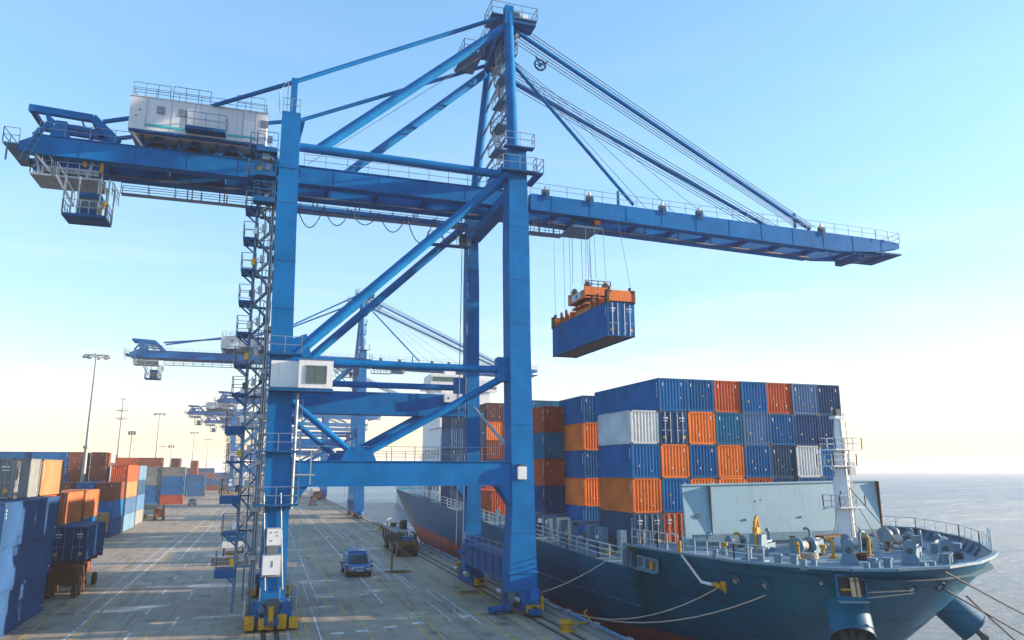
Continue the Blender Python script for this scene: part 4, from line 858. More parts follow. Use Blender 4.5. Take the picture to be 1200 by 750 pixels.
marking(1.95, [(42, 66), (72, 110)], LW, .12); marking(4.4, [(60, 96), (104, 150)], LW, .12); marking(6.6, [(44, 52), (76, 110)], LY, .12); marking(-6.0, [(44, 52), (120, 200)], LY, .12); marking(-11.6, [(60, 130)], LW, .1); marking(11.4, [(70, 104), (112, 170)], LW, .13); marking(13.8, [(48, 62), (90, 150)], LW, .12)
q = MB(LW)
for x, y in ((4.4, 48.3), (5.9, 48.5), (7.7, 49.1), (9.6, 49.8), (13.1, 51.0)): q.box(x, x + .8, y, y + .5, .003, .009)
tag(q.build('painted_panel'), kind='structure')
q = MB(LY)
for y, x0, x1 in ((62.8, 5.0, 6.6), (56.5, 9.7, 10.7), (51.5, 10.6, 12.2), (58.5, 14.4, 15.3)): q.box(x0, x1, y, y + .13, .003, .0085)
tag(q.build('cross_marking'), kind='structure')
for x in (.55, 1.3, 17.45, 18.25):
    q = MB(STEEL); q.box(x - .05, x + .05, 20, 700, 0, .05); q.m(DARK).face([(x - .14, 20, .005), (x + .14, 20, .005), (x + .14, 700, .005), (x - .14, 700, .005)]); tag(q.build('crane_rail'), kind='structure')
# ------------------------------------------------------------------ quay furniture
q = MB(DKST); q.m(CATW)
q.tube((QX - .25, 30, .25), (QX - .25, 140, .25), .12, 8)
for k in range(24): q.m(GALV).box(QX - .45, QX - .05, 31 + k * 4.5, 31.5 + k * 4.5, .05, .4)
tag(q.build('quay_edge_pipe'), 'blue-grey service pipe clamped along the edge of the quay', 'pipe')
for k, (x, y) in enumerate(((18.15, 44.8), (18.9, 75), (18.9, 98), (18.9, 128), (18.9, 158))):
    b_ = MB(YEL); b_.tube((0, 0, 0), (0, 0, .12), .5, 16); b_.tube((0, 0, .12), (0, 0, .5), .26, 14, .3); b_.tube((0, 0, .5), (0, 0, .66), .46, 14, .40)
    o = b_.build('mooring_bollard', None, (x, y, .004)); tag(o, ['yellow mooring bollard in the right foreground beside the front crane leg', 'yellow mooring bollard behind the seaside crane legs', 'yellow mooring bollard beside the long dark trailer', 'yellow mooring bollard on the sunlit strip of quay', 'yellow mooring bollard by the second crane'][k], 'bollard', 'mooring bollards on the quay edge')
b_ = MB(YEL); b_.box(-1.2, 1.4, -.09, .09, .12, .2); b_.pipe([(1.3, 0, .2), (1.0, .3, .7), (1.3, .3, .8)], .06); tag(b_.build('barrier_bar', None, (19.0, 45.4, .1), .35), 'low yellow bar reaching from the near bollard to the quay edge', 'barrier')
b_ = MB(BLUED); b_.tube((-.8, 0, .3), (.2, .1, .3), .24, 10); b_.tube((.3, 0, .35), (.9, -.1, .35), .3, 10); b_.m(DKST).box(-.3, .3, -.4, .3, 0, .15); b_.m(GALV).pipe([(-1.2, .2, .1), (-.6, .3, .2), (0, .35, .4)], .06); tag(b_.build('cable_drum', None, (15.9, 51.3, .004), .2), 'blue cable drum lying on the quay beside the seaside crane leg', 'cable drum')
b_ = MB(YEL); b_.box(-1.0, 1.0, -.9, -.7, .004, .08); b_.box(-1.0, 1.0, .7, .9, .004, .08); b_.box(-1.0, -.8, -.7, .7, .004, .08); b_.box(.8, 1.0, -.7, .7, .004, .08); b_.m(DKST).box(-.8, .8, -.7, .7, .004, .05); tag(b_.build('pit_cover', None, (16.2, 60.5, 0)), 'yellow framed pit cover between the seaside crane legs', 'pit cover')
OCH2 = paint('worn_ochre', (.30, .17, .04), .6, .35, .3, .3, .3); b_ = MB(OCH2); b_.box(-.08, .08, -.08, .08, 0, 1.8); b_.box(-.1, 1.8, -.1, .1, .02, .16); b_.box(-.4, 1.6, .8, .92, .02, .12); b_.m(DKST).box(.1, 1.4, .0, .8, .02, .08); tag(b_.build('barrier_stand', None, (12.1, 74.0, 0.004), .1), 'yellow post on a low frame standing before the long dark trailer', 'barrier stand')
# beam and platform left of the landside leg
e = empty('platform_skip', (-2.2, 88.2, 0)); tag(e, 'white platform box on a blue frame left of the landside crane leg', 'platform')
b_ = MB(WHITE); b_.box(-1.6, .7, -.6, .6, 1.5, 2.1); b_.build('box', e); b_ = MB(BLUED)
for x in (-1.4, .5): b_.box(x - .08, x + .08, -.5, -.34, 0, 1.5); b_.box(x - .08, x + .08, .34, .5, 0, 1.5)
b_.m(TAN if False else YEL).box(-1.2, .5, -.4, .4, .7, 1.1); b_.m(RAILG).rail([(-1.6, -.6, 2.1), (.7, -.6, 2.1)], 1.1, .8, .06); b_.rail([(-1.6, .6, 2.1), (-1.6, -.6, 2.1)], 1.1, .8, .06); b_.m(BLUED).box(-1.2, .6, 0, .55, 2.1, 3.0); b_.build('frame', e)
b_ = MB(DKST); b_.box(-2.0, 1.6, -.25, .25, 0, .8); b_.m(GALV).box(-2.0, 1.6, -.27, .27, .8, .86); tag(b_.build('steel_beam', None, (-2.6, 85.4, .004), .02), 'grey steel beam lying on the ground left of the landside crane leg', 'beam')

# ------------------------------------------------------------------ vehicles
def wheel(mb, x, y, r, w):
    mb.m(DARK).tube((x - w / 2, y, r), (x + w / 2, y, r), r, 18); mb.m(GALV).tube((x - w / 2 - .012, y, r), (x + w / 2 + .012, y, r), r * .5, 12)
CARBLUE = paint('car_blue', (.0, .15, .40), .25, .1, .0, .6, .05)
def car(col, L=4.5, Wd=1.95, H=1.75, glass=GLASS):
    root = empty('parked_car', (0, 0, 0))
    h = Wd / 2; b = MB(col)
    def loft(secs):   # each section: (y, [(x, z)...] half outline)
        rings = [[(x, y, z) for x, z in o] + [(-x, y, z) for x, z in reversed(o)] for y, o in secs]; n = len(rings[0]); vs = [p for r in rings for p in r]
        b.idx(vs, [(i * n + j, i * n + (j + 1) % n, (i + 1) * n + (j + 1) % n, (i + 1) * n + j) for i in range(len(rings) - 1) for j in range(n)], True)
        b.face(rings[0]); b.face(list(reversed(rings[-1])))
    lo = lambda w, zt: [(w * .9, .34), (w, .5), (w, zt - .12), (w * .94, zt)]
    loft([(0, lo(h * .86, .82)), (.12, lo(h * .96, .92)), (.9, lo(h, 1.02)), (1.3, lo(h, 1.06)), (L - .8, lo(h, 1.08)), (L - .1, lo(h * .96, 1.05)), (L, lo(h * .88, .95))])
    loft([(1.15, [(h * .9, 1.02), (h * .9, 1.04), (h * .86, 1.05)]), (1.75, [(h * .92, 1.02), (h * .86, H - .22), (h * .74, H - .08)]), (2.3, [(h * .92, 1.02), (h * .86, H - .12), (h * .74, H)]), (L - .75, [(h * .92, 1.02), (h * .86, H - .12), (h * .74, H - .02)]), (L - .2, [(h * .9, 1.02), (h * .84, H - .5), (h * .74, H - .4)])])
    b.build('body', root)
    g = MB(glass)
    g.face([(-h * .76, 1.13, 1.12), (h * .76, 1.13, 1.12), (h * .70, 1.66, H - .2), (-h * .70, 1.66, H - .2)])
    for q in (-1, 1): g.face([(q * (h * .92 + .005), 1.8, 1.12), (q * (h * .92 + .005), L - .9, 1.12), (q * (h * .87 + .008), L - 1.0, H - .22), (q * (h * .87 + .008), 2.0, H - .22)])
    g.build('window', root)
    for x in (-h + .1, h - .1):
        for y in (.85, L - .85): w = MB(DARK); wheel(w, x, y, .36, .24); w.build('wheel', root)
    for x in (-h * .68, h * .68): w = MB(MARKW); w.box(x - .2, x + .2, -.025, .03, .62, .78); w.build('headlight', root)
    w = MB(DARK); w.box(-h * .92, h * .92, -.06, .1, .3, .5); w.m(MARKW).box(-.35, .35, -.075, -.06, .52, .66); w.build('bumper', root)
    for x in (-h - .12, h + .12): w = MB(DARK); w.box(x - .1, x + .1, 1.4, 1.5, 1.08, 1.24); w.build('mirror', root)
    return root
cb = car(CARBLUE, 4.9, 2.25, 2.0); cb.location = (8.9, 72.2, .004); cb.rotation_euler.z = .03; tag(cb, 'blue off-road car driving towards us in the middle of the quay', 'car')
w = MB(MARKW); w.box(-.75, .35, -.04, 0, .78, .9); w.build('front_plate', cb)
w = MB(YEL); w.box(-1.05, -.82, -.05, .02, .5, .72); w.build('turn_lamp', cb)
w = MB(CARBLUE); w.box(-.85, -.05, 2.0, 4.2, 1.96, 2.12); w.box(.05, .85, 2.0, 4.2, 1.96, 2.12); w.build('roof_box', cb)
for x in (-1.12, 1.12):
    for y in (.85, 4.1): w = MB(DARK); w.box(x - .14, x + .14, y - .6, y + .6, .82, .95); w.build('fender', cb)
car_bodies = {}
c1 = car(paint('car_silver_brown', (.22, .19, .17), .3, .1, 0, .5, .05), 4.4, 1.9, 1.8); c1.location = (-18.4, 226, .004); tag(c1, 'grey-brown van driving in the left lane beyond the container rows', 'van')
c2 = car(paint('car_red', (.35, .04, .03), .3, .1, 0, .5, .05), 4.4, 1.9, 1.6, GLASS); c2.location = (13.2, 215, .004); tag(c2, 'red car on the quay before the second crane', 'car')
def yard_truck(label, loc, rz, cabcol, load=None):
    root = empty('terminal_truck', loc, rz); tag(root, label, 'truck')
    b = MB(cabcol); b.box(-1.15, 1.15, .3, 2.0, .8, 2.9); b.prism([(-1.1, .3, .8), (1.1, .3, .8), (1.1, .0, 1.5), (-1.1, .0, 1.5)], (0, .02, 0)); b.m(GLASS).box(-1.0, 1.0, .27, .3, 1.7, 2.7); b.box(-1.17, -1.15, .6, 1.6, 1.7, 2.6); b.box(1.15, 1.17, .6, 1.6, 1.7, 2.6); b.build('cab', root)
    b = MB(RUST); b.box(-.5, .5, 1.9, 9, .75, 1.05); b.box(-1.15, 1.15, 3.2, 9.2, 1.05, 1.2); b.build('chassis', root)
    for y in (.9, 3.2, 7.2, 8.4):
        for x in (-.95, .95): q = MB(DARK); wheel(q, x, y, .48, .35); q.build('wheel', root)
    if load:
        q = MB(load); q.box(-1.2, 1.2, 3.2, 9.2, 1.22, 3.6); q.build('load_box', root)
    for x in (-.75, .75): q = MB(MARKW); q.box(x - .15, x + .15, .25, .3, .95, 1.15); q.build('headlight', root)
    return root
yard_truck('white and blue terminal truck parked beside the yard stacks', (-21.2, 168, .004), .1, CM['light blue'])
yard_truck('small terminal truck in the far left lane before the far stacks', (-16.2, 332, .004), 0, YEL, None)
yard_truck('brown truck with a box load in front of the far stack', (-21.4, 300, .004), .05, RUST, CM['brown'])
yard_truck('orange truck far along the quay at the second crane', (16.4, 250, .004), .05, ORG, CM['white'])
yard_truck('yellow truck far off in the middle lane', (5.2, 300, .004), 0, YEL, CM['orange'])
yard_truck('pale truck far off in the right lane', (11.5, 275, .004), 0, CM['white'], CM['brown'])
f = empty('forklift', (-18.9, 163.5, .004), .2); tag(f, 'orange forklift next to the white and blue terminal truck', 'forklift')
b = MB(ORG); b.box(-.9, .9, 0, 2.6, .5, 1.5); b.prism([(-.9, 1.6, 1.5), (-.9, 2.6, 1.5), (-.9, 2.5, 2.0), (-.9, 1.7, 2.1)], (1.8, 0, 0)); b.build('body', f)
b = MB(DKST)
for x in (-.8, .8):
    for y in (.5, 1.8): b.bar((x, y, 1.5), (x, y, 2.7), .1)
b.m(ORG).box(-.95, .95, .4, 1.95, 2.7, 2.8); b.build('roll_cage', f)
b = MB(DKST); b.box(-.6, -.45, -.25, -.1, .1, 3.0); b.box(.45, .6, -.25, -.1, .1, 3.0); b.box(-.5, -.35, -1.3, -.2, .1, .18); b.box(.35, .5, -1.3, -.2, .1, .18); b.build('mast', f)
for x in (-.8, .8):
    for y in (.4, 2.1): b = MB(DARK); wheel(b, x, y, .42, .3); b.build('wheel', f)
# long dark trailer with rusty yellow front near the ship
t = empty('heavy_trailer', (16.0, 86.5, .004), -.02); tag(t, 'long dark trailer with grey deck and rusty yellow front beside the ship', 'trailer')
OCHRE = paint('rusty_ochre', (.24, .11, .03), .6, .35, .35, .3, .3); DK2 = paint('trailer_dark', (.05, .047, .045), .55, .25, .2); DKG = plain('trailer_deck', (.19, .19, .20), .6)
b = MB(DKG); b.box(-1.25, 1.25, 3.2, 13.5, 2.35, 2.5); b.m(RUST).box(-1.3, -1.25, 3.2, 13.5, 2.25, 2.5); b.build('deck', t)
b = MB(DK2); b.box(-.8, .8, 2.4, 14, 1.0, 1.5)
for y in (3.3, 5.8, 8.3, 10.8, 13.2):
    for x in (-1.15, 1.15): b.box(x - .1, x + .1, y - .12, y + .12, 1.0, 2.35)
b.m(RUST).box(-1.25, -1.12, 3.3, 13.4, .95, 1.15); b.bar((-1.2, 3.5, 1.1), (-1.2, 5.8, 2.3), .1); b.bar((-1.2, 8.3, 1.1), (-1.2, 10.8, 2.3), .1); b.build('frame', t)
b = MB(DK2); b.box(-1.15, 1.15, .6, 3.0, .7, 1.7); b.m(OCHRE).prism([(-1.2, 0, .75), (1.2, 0, .75), (1.2, 0, 1.35), (.9, 0, 1.6), (-.9, 0, 1.6), (-1.2, 0, 1.35)], (0, .6, 0)); b.m(DARK).box(-.65, .65, -.02, .0, .75, 1.25); b.m(DK2).box(-1.0, -.9, 1.6, 1.8, 1.7, 2.8); b.m(OCHRE).bar((-.9, 2.6, 1.7), (-.2, 1.2, 2.6), .12); b.m(CATW).box(-.4, .9, 1.4, 2.5, 1.7, 2.1); b.m(WHITE).box(.4, .7, 2.7, 3.0, 2.2, 2.8); b.m(RUST).box(.9, 1.25, 1.8, 2.8, 1.6, 2.4); b.build('front_unit', t)
for yy_, rr_ in ((7.6, .55), (8.9, .45)): b = MB(DARK); b.tube((.3, yy_, 2.5 + rr_), (.9, yy_, 2.5 + rr_), rr_, 16); b.build('spare_wheel', t)
b = MB(GALV); b.pipe([(-.8, 12.6, 2.5), (-.8, 12.6, 3.4), (-.2, 12.9, 3.5)], .09); b.m(RUST).box(-.4, .6, 11.5, 12.7, 2.5, 2.95); b.m(WHITE).box(.2, .6, 10.6, 11.2, 2.5, 2.9); b.build('deck_load', t)
for y in (1.3, 4.6, 5.7, 11.0, 12.1):
    for x in (-.95, .95): b = MB(DARK); wheel(b, x, y, .5, .42); b.build('wheel', t)
# skeletal trailer under the dark blue container
t = empty('skeletal_trailer', (-14.3, 66.9, .004)); tag(t, 'rusty skeletal trailer under the dark blue container at the left', 'trailer')
b = MB(RUST)
for x in (-.5, .5): b.box(x - .1, x + .1, 0, 9.4, 2.1, 2.45)
for y in (.3, 2.0, 4.4, 6.8, 9.0): b.box(-1.2, 1.2, y - .12, y + .12, 2.3, 2.58)
for y in (1.0, 3.0): b.bar((.9, y, 2.1), (.9, y + .8, 1.0), .16); b.bar((.9, y + 1.4, 2.1), (.9, y + .8, 1.0), .16); b.box(.7, 1.05, y + .3, y + 1.3, .7, 1.2)
b.box(-.9, 1.0, .6, .85, 1.0, 2.2); b.build('frame', t)
for y in (1.0, 2.3, 3.8, 8.2):
    for x in (-.9, .9): q = MB(DARK); q.m(RUST).tube((x - .15, y, .5), (x + .15, y, .5), .5, 16); q.build('wheel', t)

# ------------------------------------------------------------------ light masts
LAMP = plain('mast_steel', (.22, .24, .27), .5, .3)
def lamp(x, y, h, label, kind=0):
    r = empty('light_mast', (x, y, 0)); tag(r, label, 'light mast', 'light masts in the yard')
    p = MB(LAMP); p.tube((0, 0, 0), (0, 0, h * .45), .42, 12, .33); p.tube((0, 0, h * .45), (0, 0, h), .28, 12, .14); p.tube((0, 0, h * .445), (0, 0, h * .46), .55, 12); p.build('pole', r)
    q = MB(LAMP)
    if kind == 0:
        q.box(-2.0, 2.0, -.12, .12, h, h + .25); q.box(-.12, .12, -1.6, 1.6, h, h + .25)
        q.build('crossarm', r)
        for a in range(8):
            an = a * PI / 4; x_, y_ = math.cos(an) * 1.9, math.sin(an) * 1.5
            f = MB(DKST); f.box(x_ - .3, x_ + .3, y_ - .3, y_ + .3, h - .45, h - .05); f.m(MARKW).box(x_ - .22, x_ + .22, y_ - .33, y_ - .3, h - .4, h - .1); f.build('floodlight', r)
    elif kind == 1:
        for z in (h - 3.4, h - 5.8): q.box(-1.6, 1.6, -.1, .1, z, z + .2); q.tube((0, 0, z - .1), (0, 0, z + .05), .9, 10); q.rail([(-1.6, -.2, z + .2), (1.6, -.2, z + .2)], .5, .8, .06)
        q.box(-.5, .5, -.1, .1, h, h + .2); q.bar((-.4, 0, h), (-.8, 0, h + .6), .12); q.bar((.4, 0, h), (.8, 0, h + .6), .12); q.build('crossarm', r)
    else:
        for z in (h - 1.6, h - .3): q.tube((0, 0, z), (0, 0, z + .15), 1.3, 12)
        for a in range(8): q.bar((1.25 * math.cos(a * PI / 4), 1.25 * math.sin(a * PI / 4), h - 1.6), (1.25 * math.cos(a * PI / 4), 1.25 * math.sin(a * PI / 4), h - .2), .3)
        q.build('lamp_ring', r)
lamp(-30.4, 151, 30, 'tallest light mast, nearest one, rising from the brown container stack')
lamp(-41, 245, 30, 'radio mast with two small crossarms right of the tallest light mast', 1)
lamp(-52, 337, 25, 'short light mast with a round lamp ring, near the radio mast', 2)
lamp(-38.5, 306, 30, 'light mast with flat head behind the mid-distance blue stack')
lamp(-35, 413, 28, 'thin distant light mast above the far blue stack')
lamp(-34.5, 505, 28, 'thin hazy light mast left of the pale far crane')
lamp(-46, 420, 22, 'small distant light mast between the stacks', 2)
lamp(-62, 520, 24, 'tiny hazy light mast far behind the brown stack')
# ------------------------------------------------------------------ mooring lines
def line(pts, r, mat, label): q = MB(mat); q.pipe(pts, r, 6); tag(q.build('mooring_line'), label, 'rope', 'mooring lines of the ship')
line(catenary((18.9, 51.5, 1.2), (23.15, 45.9, 4.9), .35), .035, HEMP, 'upper mooring line from the front crane leg to the forecastle rail')
line(catenary((19.4, 52.2, .5), (26.05, 34.9, 3.4), 1.5), .04, HEMP, 'long sagging mooring line along the bow to a hawse hole')
line(catenary((19.4, 52.0, .5), (24.9, 37.4, 3.6), 1.55), .035, HEMP, 'second sagging mooring line just above the long one')

deb = random.Random(5)
for k in range(0): pass

# low sheds on the far skyline
for k, (x, y, w_, d_, h_) in enumerate(((-150, 520, 70, 30, 9), (-105, 600, 50, 25, 12), (-60, 640, 34, 20, 8), (-200, 430, 60, 30, 8))):
    q = MB(HOUSE); q.box(-w_ / 2, w_ / 2, 0, d_, 0, h_); q.m(SOFFIT).prism([(-w_ / 2 - .5, 0, h_), (w_ / 2 + .5, 0, h_), (0, 0, h_ + 2.5)], (0, d_, 0))
    for j in range(4): q.m(DKST).box(-w_ / 2 + 4 + j * w_ / 4.4, -w_ / 2 + 9 + j * w_ / 4.4, -.1, 0, 0, 5)
    tag(q.build('warehouse', None, (x, y, 0)), ['long pale hazy warehouse on the far left skyline', 'tallest hazy warehouse beyond the light masts', 'small hazy warehouse nearest the far cranes', 'hazy warehouse at the extreme left behind the blue stacks'][k], 'warehouse', 'warehouses on the skyline')
# ------------------------------------------------------------------ fittings on the bow
def disc(mb, p, n, r0, r1, depth, mat_rim, mat_in):
    p, n = V(p), V(n).normalized(); u = n.cross(V((0, 0, 1))).normalized(); w = u.cross(n); k = 20
    ring = lambda r, d: [p + n * d + (u * math.cos(2 * PI * i / k) + w * math.sin(2 * PI * i / k)) * r for i in range(k)]
    a, b_, c = ring(r1, .0), ring((r0 + r1) / 2, depth), ring(r0, depth * .4)
    mb.m(mat_rim); mb.idx(a + b_ + c, [(i, (i + 1) % k, k + (i + 1) % k, k + i) for i in range(k)] + [(k + i, k + (i + 1) % k, 2 * k + (i + 1) % k, 2 * k + i) for i in range(k)], True)
    mb.m(mat_in).face(c)
for p, n, r in (((25.68, 30.86, 4.41), (-.7, -.36, -.5), .24), ((24.96, 34.25, 3.86), (-.72, -.21, -.5), .32), ((28.94, 28.78, 4.25), (-.07, -.7, -.5), .34), ((30.39, 28.55, 4.33), (-.07, -.7, -.5), .3), ((24.42, 36.06, 3.85), (-.74, -.22, -.5), .36)):
    q = MB(SHIPGREY); disc(q, V(p) - SO, n, r * .72, r * .95, .10, HULL, DARK); q.m(GALV).tube(V(p) - SO + V(n) * .02, V(p) - SO + V(n) * .10, r * .42, 10); q.build('hawse_hole', ship)
# roller fairlead on the shell; a dark box paints the recess shade
q = MB(DARK); ex = V((.55, -.2, 0)).normalized(); p0 = V((26.25, 29.6, 4.42)) - SO; up_ = V((.18, .3, 1)).normalized(); nn = V((-.37, -.62, -.3)).normalized()
def pl(a, b_, d=0): return p0 + ex * a + up_ * b_ + nn * d
q.hexa([pl(-.62, -.5, -.3), pl(.62, -.5, -.3), pl(.62, -.5, .12), pl(-.62, -.5, .12), pl(-.62, .48, -.3), pl(.62, .48, -.3), pl(.62, .48, .10), pl(-.62, .48, .10)])
q.m(HULL)
for a, b_ in (((-.66, -.52), (.66, -.52)), ((-.66, .5), (.66, .5)), ((-.66, -.52), (-.66, .5)), ((.66, -.52), (.66, .5))): q.bar(pl(*a, .12), pl(*b_, .12), .1, .16)
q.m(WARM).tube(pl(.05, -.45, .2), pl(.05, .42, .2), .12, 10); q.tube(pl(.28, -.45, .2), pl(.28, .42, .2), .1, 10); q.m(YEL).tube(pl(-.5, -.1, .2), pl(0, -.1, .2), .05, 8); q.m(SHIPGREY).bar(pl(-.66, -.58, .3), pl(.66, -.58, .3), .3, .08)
q.build('roller_fairlead', ship)
# anchors in their bolsters
for top, tip, r in (((27.95, 32.0, 3.45), (27.1, 30.7, 1.75), 1.0), ((35.9, 34.4, 3.1), (37.35, 33.1, 1.2), .85)):
    q = MB(HULL); a, b_ = V(top) - SO, V(tip) - SO; q.tube(a, b_, r * 1.0, 22, r * 1.02, cap=False); d = (b_ - a).normalized()
    q.tube(b_ - d * .05, b_ + d * .04, r * 1.06, 22, r * 1.06, cap=False); q.m(DARK).tube(b_ - d * .5, b_ - d * .45, r * .98, 20)
    o = q.build('anchor_bolster', ship)
    q = MB(DKST); q.tube(b_ - d * .6, b_ + d * .7, .16, 10); s1 = d.cross(V((0, 0, 1))).normalized()
    for sg in (-1, 1): q.prism([b_ + d * .55, b_ + d * .75 + s1 * sg * .55, b_ + s1 * sg * .62 - d * .55, b_ + s1 * sg * .35 - d * .2], V((0, 0, .22)))
    q.bar(b_ + d * .62 - s1 * .5, b_ + d * .62 + s1 * .5, .3); q.build('anchor', o)
# side opening, its shade painted as a dark panel, with mooring gear, and the white roller arm
q = MB(SHIPGREY); q.box(23.3 - 36, 23.42 - 36, 42.6 - 70, 45.25 - 70, 3.5, 4.25); q.m(DKST).box(23.26 - 36, 23.3 - 36, 42.8 - 70, 45.1 - 70, 3.6, 4.15); q.m(YEL).tube((23.2 - 36, 43.1 - 70, 3.6), (23.2 - 36, 43.1 - 70, 4.1), .12, 8); q.m(SHIPGREY).box(23.15 - 36, 23.3 - 36, 43.9 - 70, 44.2 - 70, 3.6, 4.2); q.box(23.05 - 36, 23.3 - 36, 42.5 - 70, 45.3 - 70, 3.42, 3.5); q.build('mooring_port', ship)
q = MB(WHITE); q.tube(V((23.35, 39.9, 4.95)) - SO, V((23.9, 38.6, 3.45)) - SO, .07, 8); q.tube(V((23.9, 38.6, 3.45)) - SO, V((23.95, 37.6, 3.45)) - SO, .09, 8); q.m(YEL).tube(V((23.35, 39.9, 4.9)) - SO, V((23.35, 39.9, 5.6)) - SO, .1, 8); q.tube(V((24.0, 37.4, 3.5)) - SO, V((24.05, 36.8, 3.4)) - SO, .16, 8); q.m(YEL).prism([V((24.05, 36.8, 3.6)) - SO, V((24.1, 36.5, 3.1)) - SO, V((24.05, 36.4, 3.7)) - SO], V((-.15, 0, .1))); q.build('roller_arm', ship)
for x, y in ((25.3, 31.0), (27.2, 29.0), (29.9, 28.4), (23.9, 36.4)):
    q = MB(SHIPGREY); q.box(x - 36 - .4, x - 36 + .4, y - 70 - .18 + .2, y - 70 + .18 + .2, 4.95, 5.12)
    for sg in (-.3, .3): q.tube((x - 36 + sg, y - 70 + .2, 5.1), (x - 36 + sg, y - 70 + .2, 5.45), .14, 10)
    q.build('deck_fairlead', ship)
for k, (x, y, c) in enumerate(((29.8, 36.6, HEMP), (36.6, 40.9, HEMP), (43.2, 45.2, YEL), (45.6, 46.6, HEMP), (32.4, 35.4, RUST), (38.0, 34.4, DKST))):
    q = MB(c)
    for j in range(3): q.pipe([(.42 * math.cos(a * PI / 7) - .02 * j, .42 * math.sin(a * PI / 7), .08 + .11 * j) for a in range(15)], .06, 5)
    q.build('rope_coil', ship, V((x, y, 4.69)) - SO)
for k, (x, y, c) in enumerate(((33.4, 42.6, YEL), (34.2, 43.6, BLUED), (27.4, 41.4, YEL), (29.4, 43.8, BLUED), (42.4, 42.2, YEL), (31.9, 38.0, YEL), (37.4, 38.6, RUST))):
    q = MB(c); q.tube((0, 0, 0), (0, 0, .45), .07, 8); q.tube((0, 0, .4), (0, 0, .6), .2, 10); q.m(DKST).box(-.2, .2, -.15, .15, 0, .12); q.build('valve_wheel', ship, V((x, y, 4.69)) - SO)
line([(26.75, 29.75, 4.02), (28.75, 28.55, 4.22)], .03, HEMP, 'short pale line stretched along the bow between two openings')
line([(27.1, 29.6, 3.8), (28.85, 28.5, 4.1)], .03, HEMP, 'lower of the two short pale lines on the bow')
line(catenary((29.9, 27.7, 5.1), (53.6, 35.5, -3.0), .1), .045, BLACKROPE, 'upper dark mooring line running from the bow to the lower right')
line(catenary((30.4, 28.45, 4.3), (47.9, 32.0, -3.0), .1), .045, BLACKROPE, 'middle dark mooring line from the bow hole to the lower right')
line(catenary((32.6, 29.1, 3.7), (42.1, 29.9, -3.0), .1), .04, BLACKROPE, 'lowest dark mooring line below the bow at the right')
# ------------------------------------------------------------------ air, light, camera
SUN_AZ, SUN_EL = 100, 12
def build_haze():
    hz = MB(None) if False else None
    me = bpy.data.meshes.new('haze'); x, y0, y1, z0, z1 = 8800, -1400, 8800, -4.9, 56
    v = [(-x, y0, z0), (x, y0, z0), (x, y1, z0), (-x, y1, z0), (-x, y0, z1), (x, y0, z1), (x, y1, z1), (-x, y1, z1)]
    me.from_pydata(v, [], [(3, 2, 1, 0), (4, 5, 6, 7), (0, 1, 5, 4), (1, 2, 6, 5), (2, 3, 7, 6), (3, 0, 4, 7)])
    m = bpy.data.materials.new('haze'); m.use_nodes = True; nt = m.node_tree; nt.nodes.clear()
    o = nt.nodes.new('ShaderNodeOutputMaterial'); p = nt.nodes.new('ShaderNodeVolumePrincipled')
    p.inputs['Color'].default_value = (1, .93, .84, 1); p.inputs['Density'].default_value = .00032; p.inputs['Anisotropy'].default_value = 0.0
    nt.links.new(p.outputs[0], o.inputs['Volume']); me.materials.append(m)
    ob_ = bpy.data.objects.new('haze', me); COL.objects.link(ob_); ob_['kind'] = 'stuff'; ob_['label'] = 'thin morning haze over the port and sea'
build_haze()
w = bpy.data.worlds.new('World'); S.world = w; w.use_nodes = True; nt = w.node_tree
sky = nt.nodes.new('ShaderNodeTexSky'); sky.sky_type = 'NISHITA'; sky.sun_disc = False
sky.sun_elevation = math.radians(SUN_EL); sky.sun_rotation = math.radians(SUN_AZ)
sky.air_density = 1.0; sky.dust_density = .25; sky.ozone_density = 2.5; sky.altitude = 0
bg = nt.nodes['Background']; bg.inputs['Strength'].default_value = .13
hs = nt.nodes.new('ShaderNodeHueSaturation'); hs.inputs['Hue'].default_value = .505; hs.inputs['Saturation'].default_value = 1.22
nt.links.new(sky.outputs[0], hs.inputs['Color']); # softer contrast between zenith and horizon, as on a hazy morning: (c / 7) ^ .68 * 7
g1 = N(nt, 'ShaderNodeVectorMath', operation='DIVIDE'); g1.inputs[1].default_value = (7, 7, 7)
g2 = N(nt, 'ShaderNodeGamma', i_Gamma=.68); g3 = N(nt, 'ShaderNodeVectorMath', operation='MULTIPLY'); g3.inputs[1].default_value = (7, 7, 7)
nt.links.new(g1.outputs[0], g2.inputs[0]); nt.links.new(g2.outputs[0], g3.inputs[0])
tz = N(nt, 'ShaderNodeTexCoord'); sq = N(nt, 'ShaderNodeSeparateXYZ'); nt.links.new(tz.outputs['Generated'], sq.inputs[0])
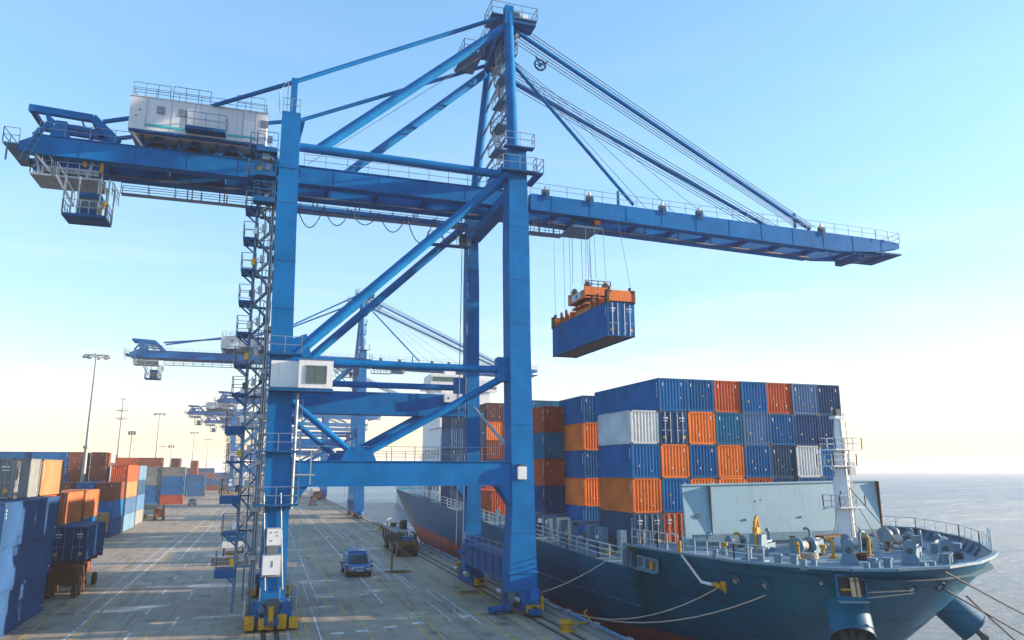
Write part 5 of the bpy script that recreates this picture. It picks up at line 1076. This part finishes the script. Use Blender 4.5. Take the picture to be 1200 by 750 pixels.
warm = ramp(nt, sq.outputs[2], [(.0, (.84, .65, .54)), (.09, (.88, .76, .68)), (.22, (.93, .91, .90)), (.4, (1, 1, 1))])   # warm morning air low over the horizon
nt.links.new(mix(nt, g3.outputs[0], warm.outputs[0], 1.0, 'MULTIPLY'), bg.inputs['Color'])
gco = coords(nt, 'Generated', (1.3, 1.3, 11)); cn = ramp(nt, noise(nt, gco, 2.1, 5, .6), [(.48, 0), (.75, 1)])
sz = N(nt, 'ShaderNodeSeparateXYZ'); tcg = N(nt, 'ShaderNodeTexCoord'); nt.links.new(tcg.outputs['Generated'], sz.inputs[0])
low = ramp(nt, sz.outputs[2], [(.0, .30), (.12, .22), (.3, .03), (.7, 0)])
cf = N(nt, 'ShaderNodeMath', operation='MULTIPLY'); nt.links.new(cn.outputs[0], cf.inputs[0]); nt.links.new(low.outputs[0], cf.inputs[1])
nt.links.new(mix(nt, hs.outputs[0], (5.2, 4.5, 4.2), cf.outputs[0]), g1.inputs[0])
   # thin high cloud low over the horizon
ld = bpy.data.lights.new('sun', 'SUN'); ld.energy = 5.0; ld.angle = math.radians(.6); ld.color = (1, .80, .58)
lo = bpy.data.objects.new('sun', ld); COL.objects.link(lo)
a, e = math.radians(SUN_AZ), math.radians(SUN_EL)
sd = V((math.sin(a) * math.cos(e), math.cos(a) * math.cos(e), math.sin(e)))
lo.rotation_euler = sd.to_track_quat('Z', 'Y').to_euler(); lo.location = (60, 60, 90)
cd = bpy.data.cameras.new('camera'); cam = bpy.data.objects.new('camera', cd); COL.objects.link(cam); S.camera = cam
cd.sensor_width = 36; cd.lens = 36 * 870 / 1200; cd.clip_start = .5; cd.clip_end = 20000
cam.location = (0, 0, 9.7); cam.rotation_euler = (math.radians(90 + 11.373), 0, math.radians(-18.097))
S.view_settings.view_transform = 'Standard'; S.view_settings.look = 'None'; S.view_settings.gamma = 1; S.view_settings.exposure = 1.32
S.cycles.use_denoising = True; S.cycles.max_bounces = 8; S.cycles.volume_bounces = 1; S.cycles.diffuse_bounces = 4; S.cycles.transparent_max_bounces = 8
S.cycles.sample_clamp_indirect = 6
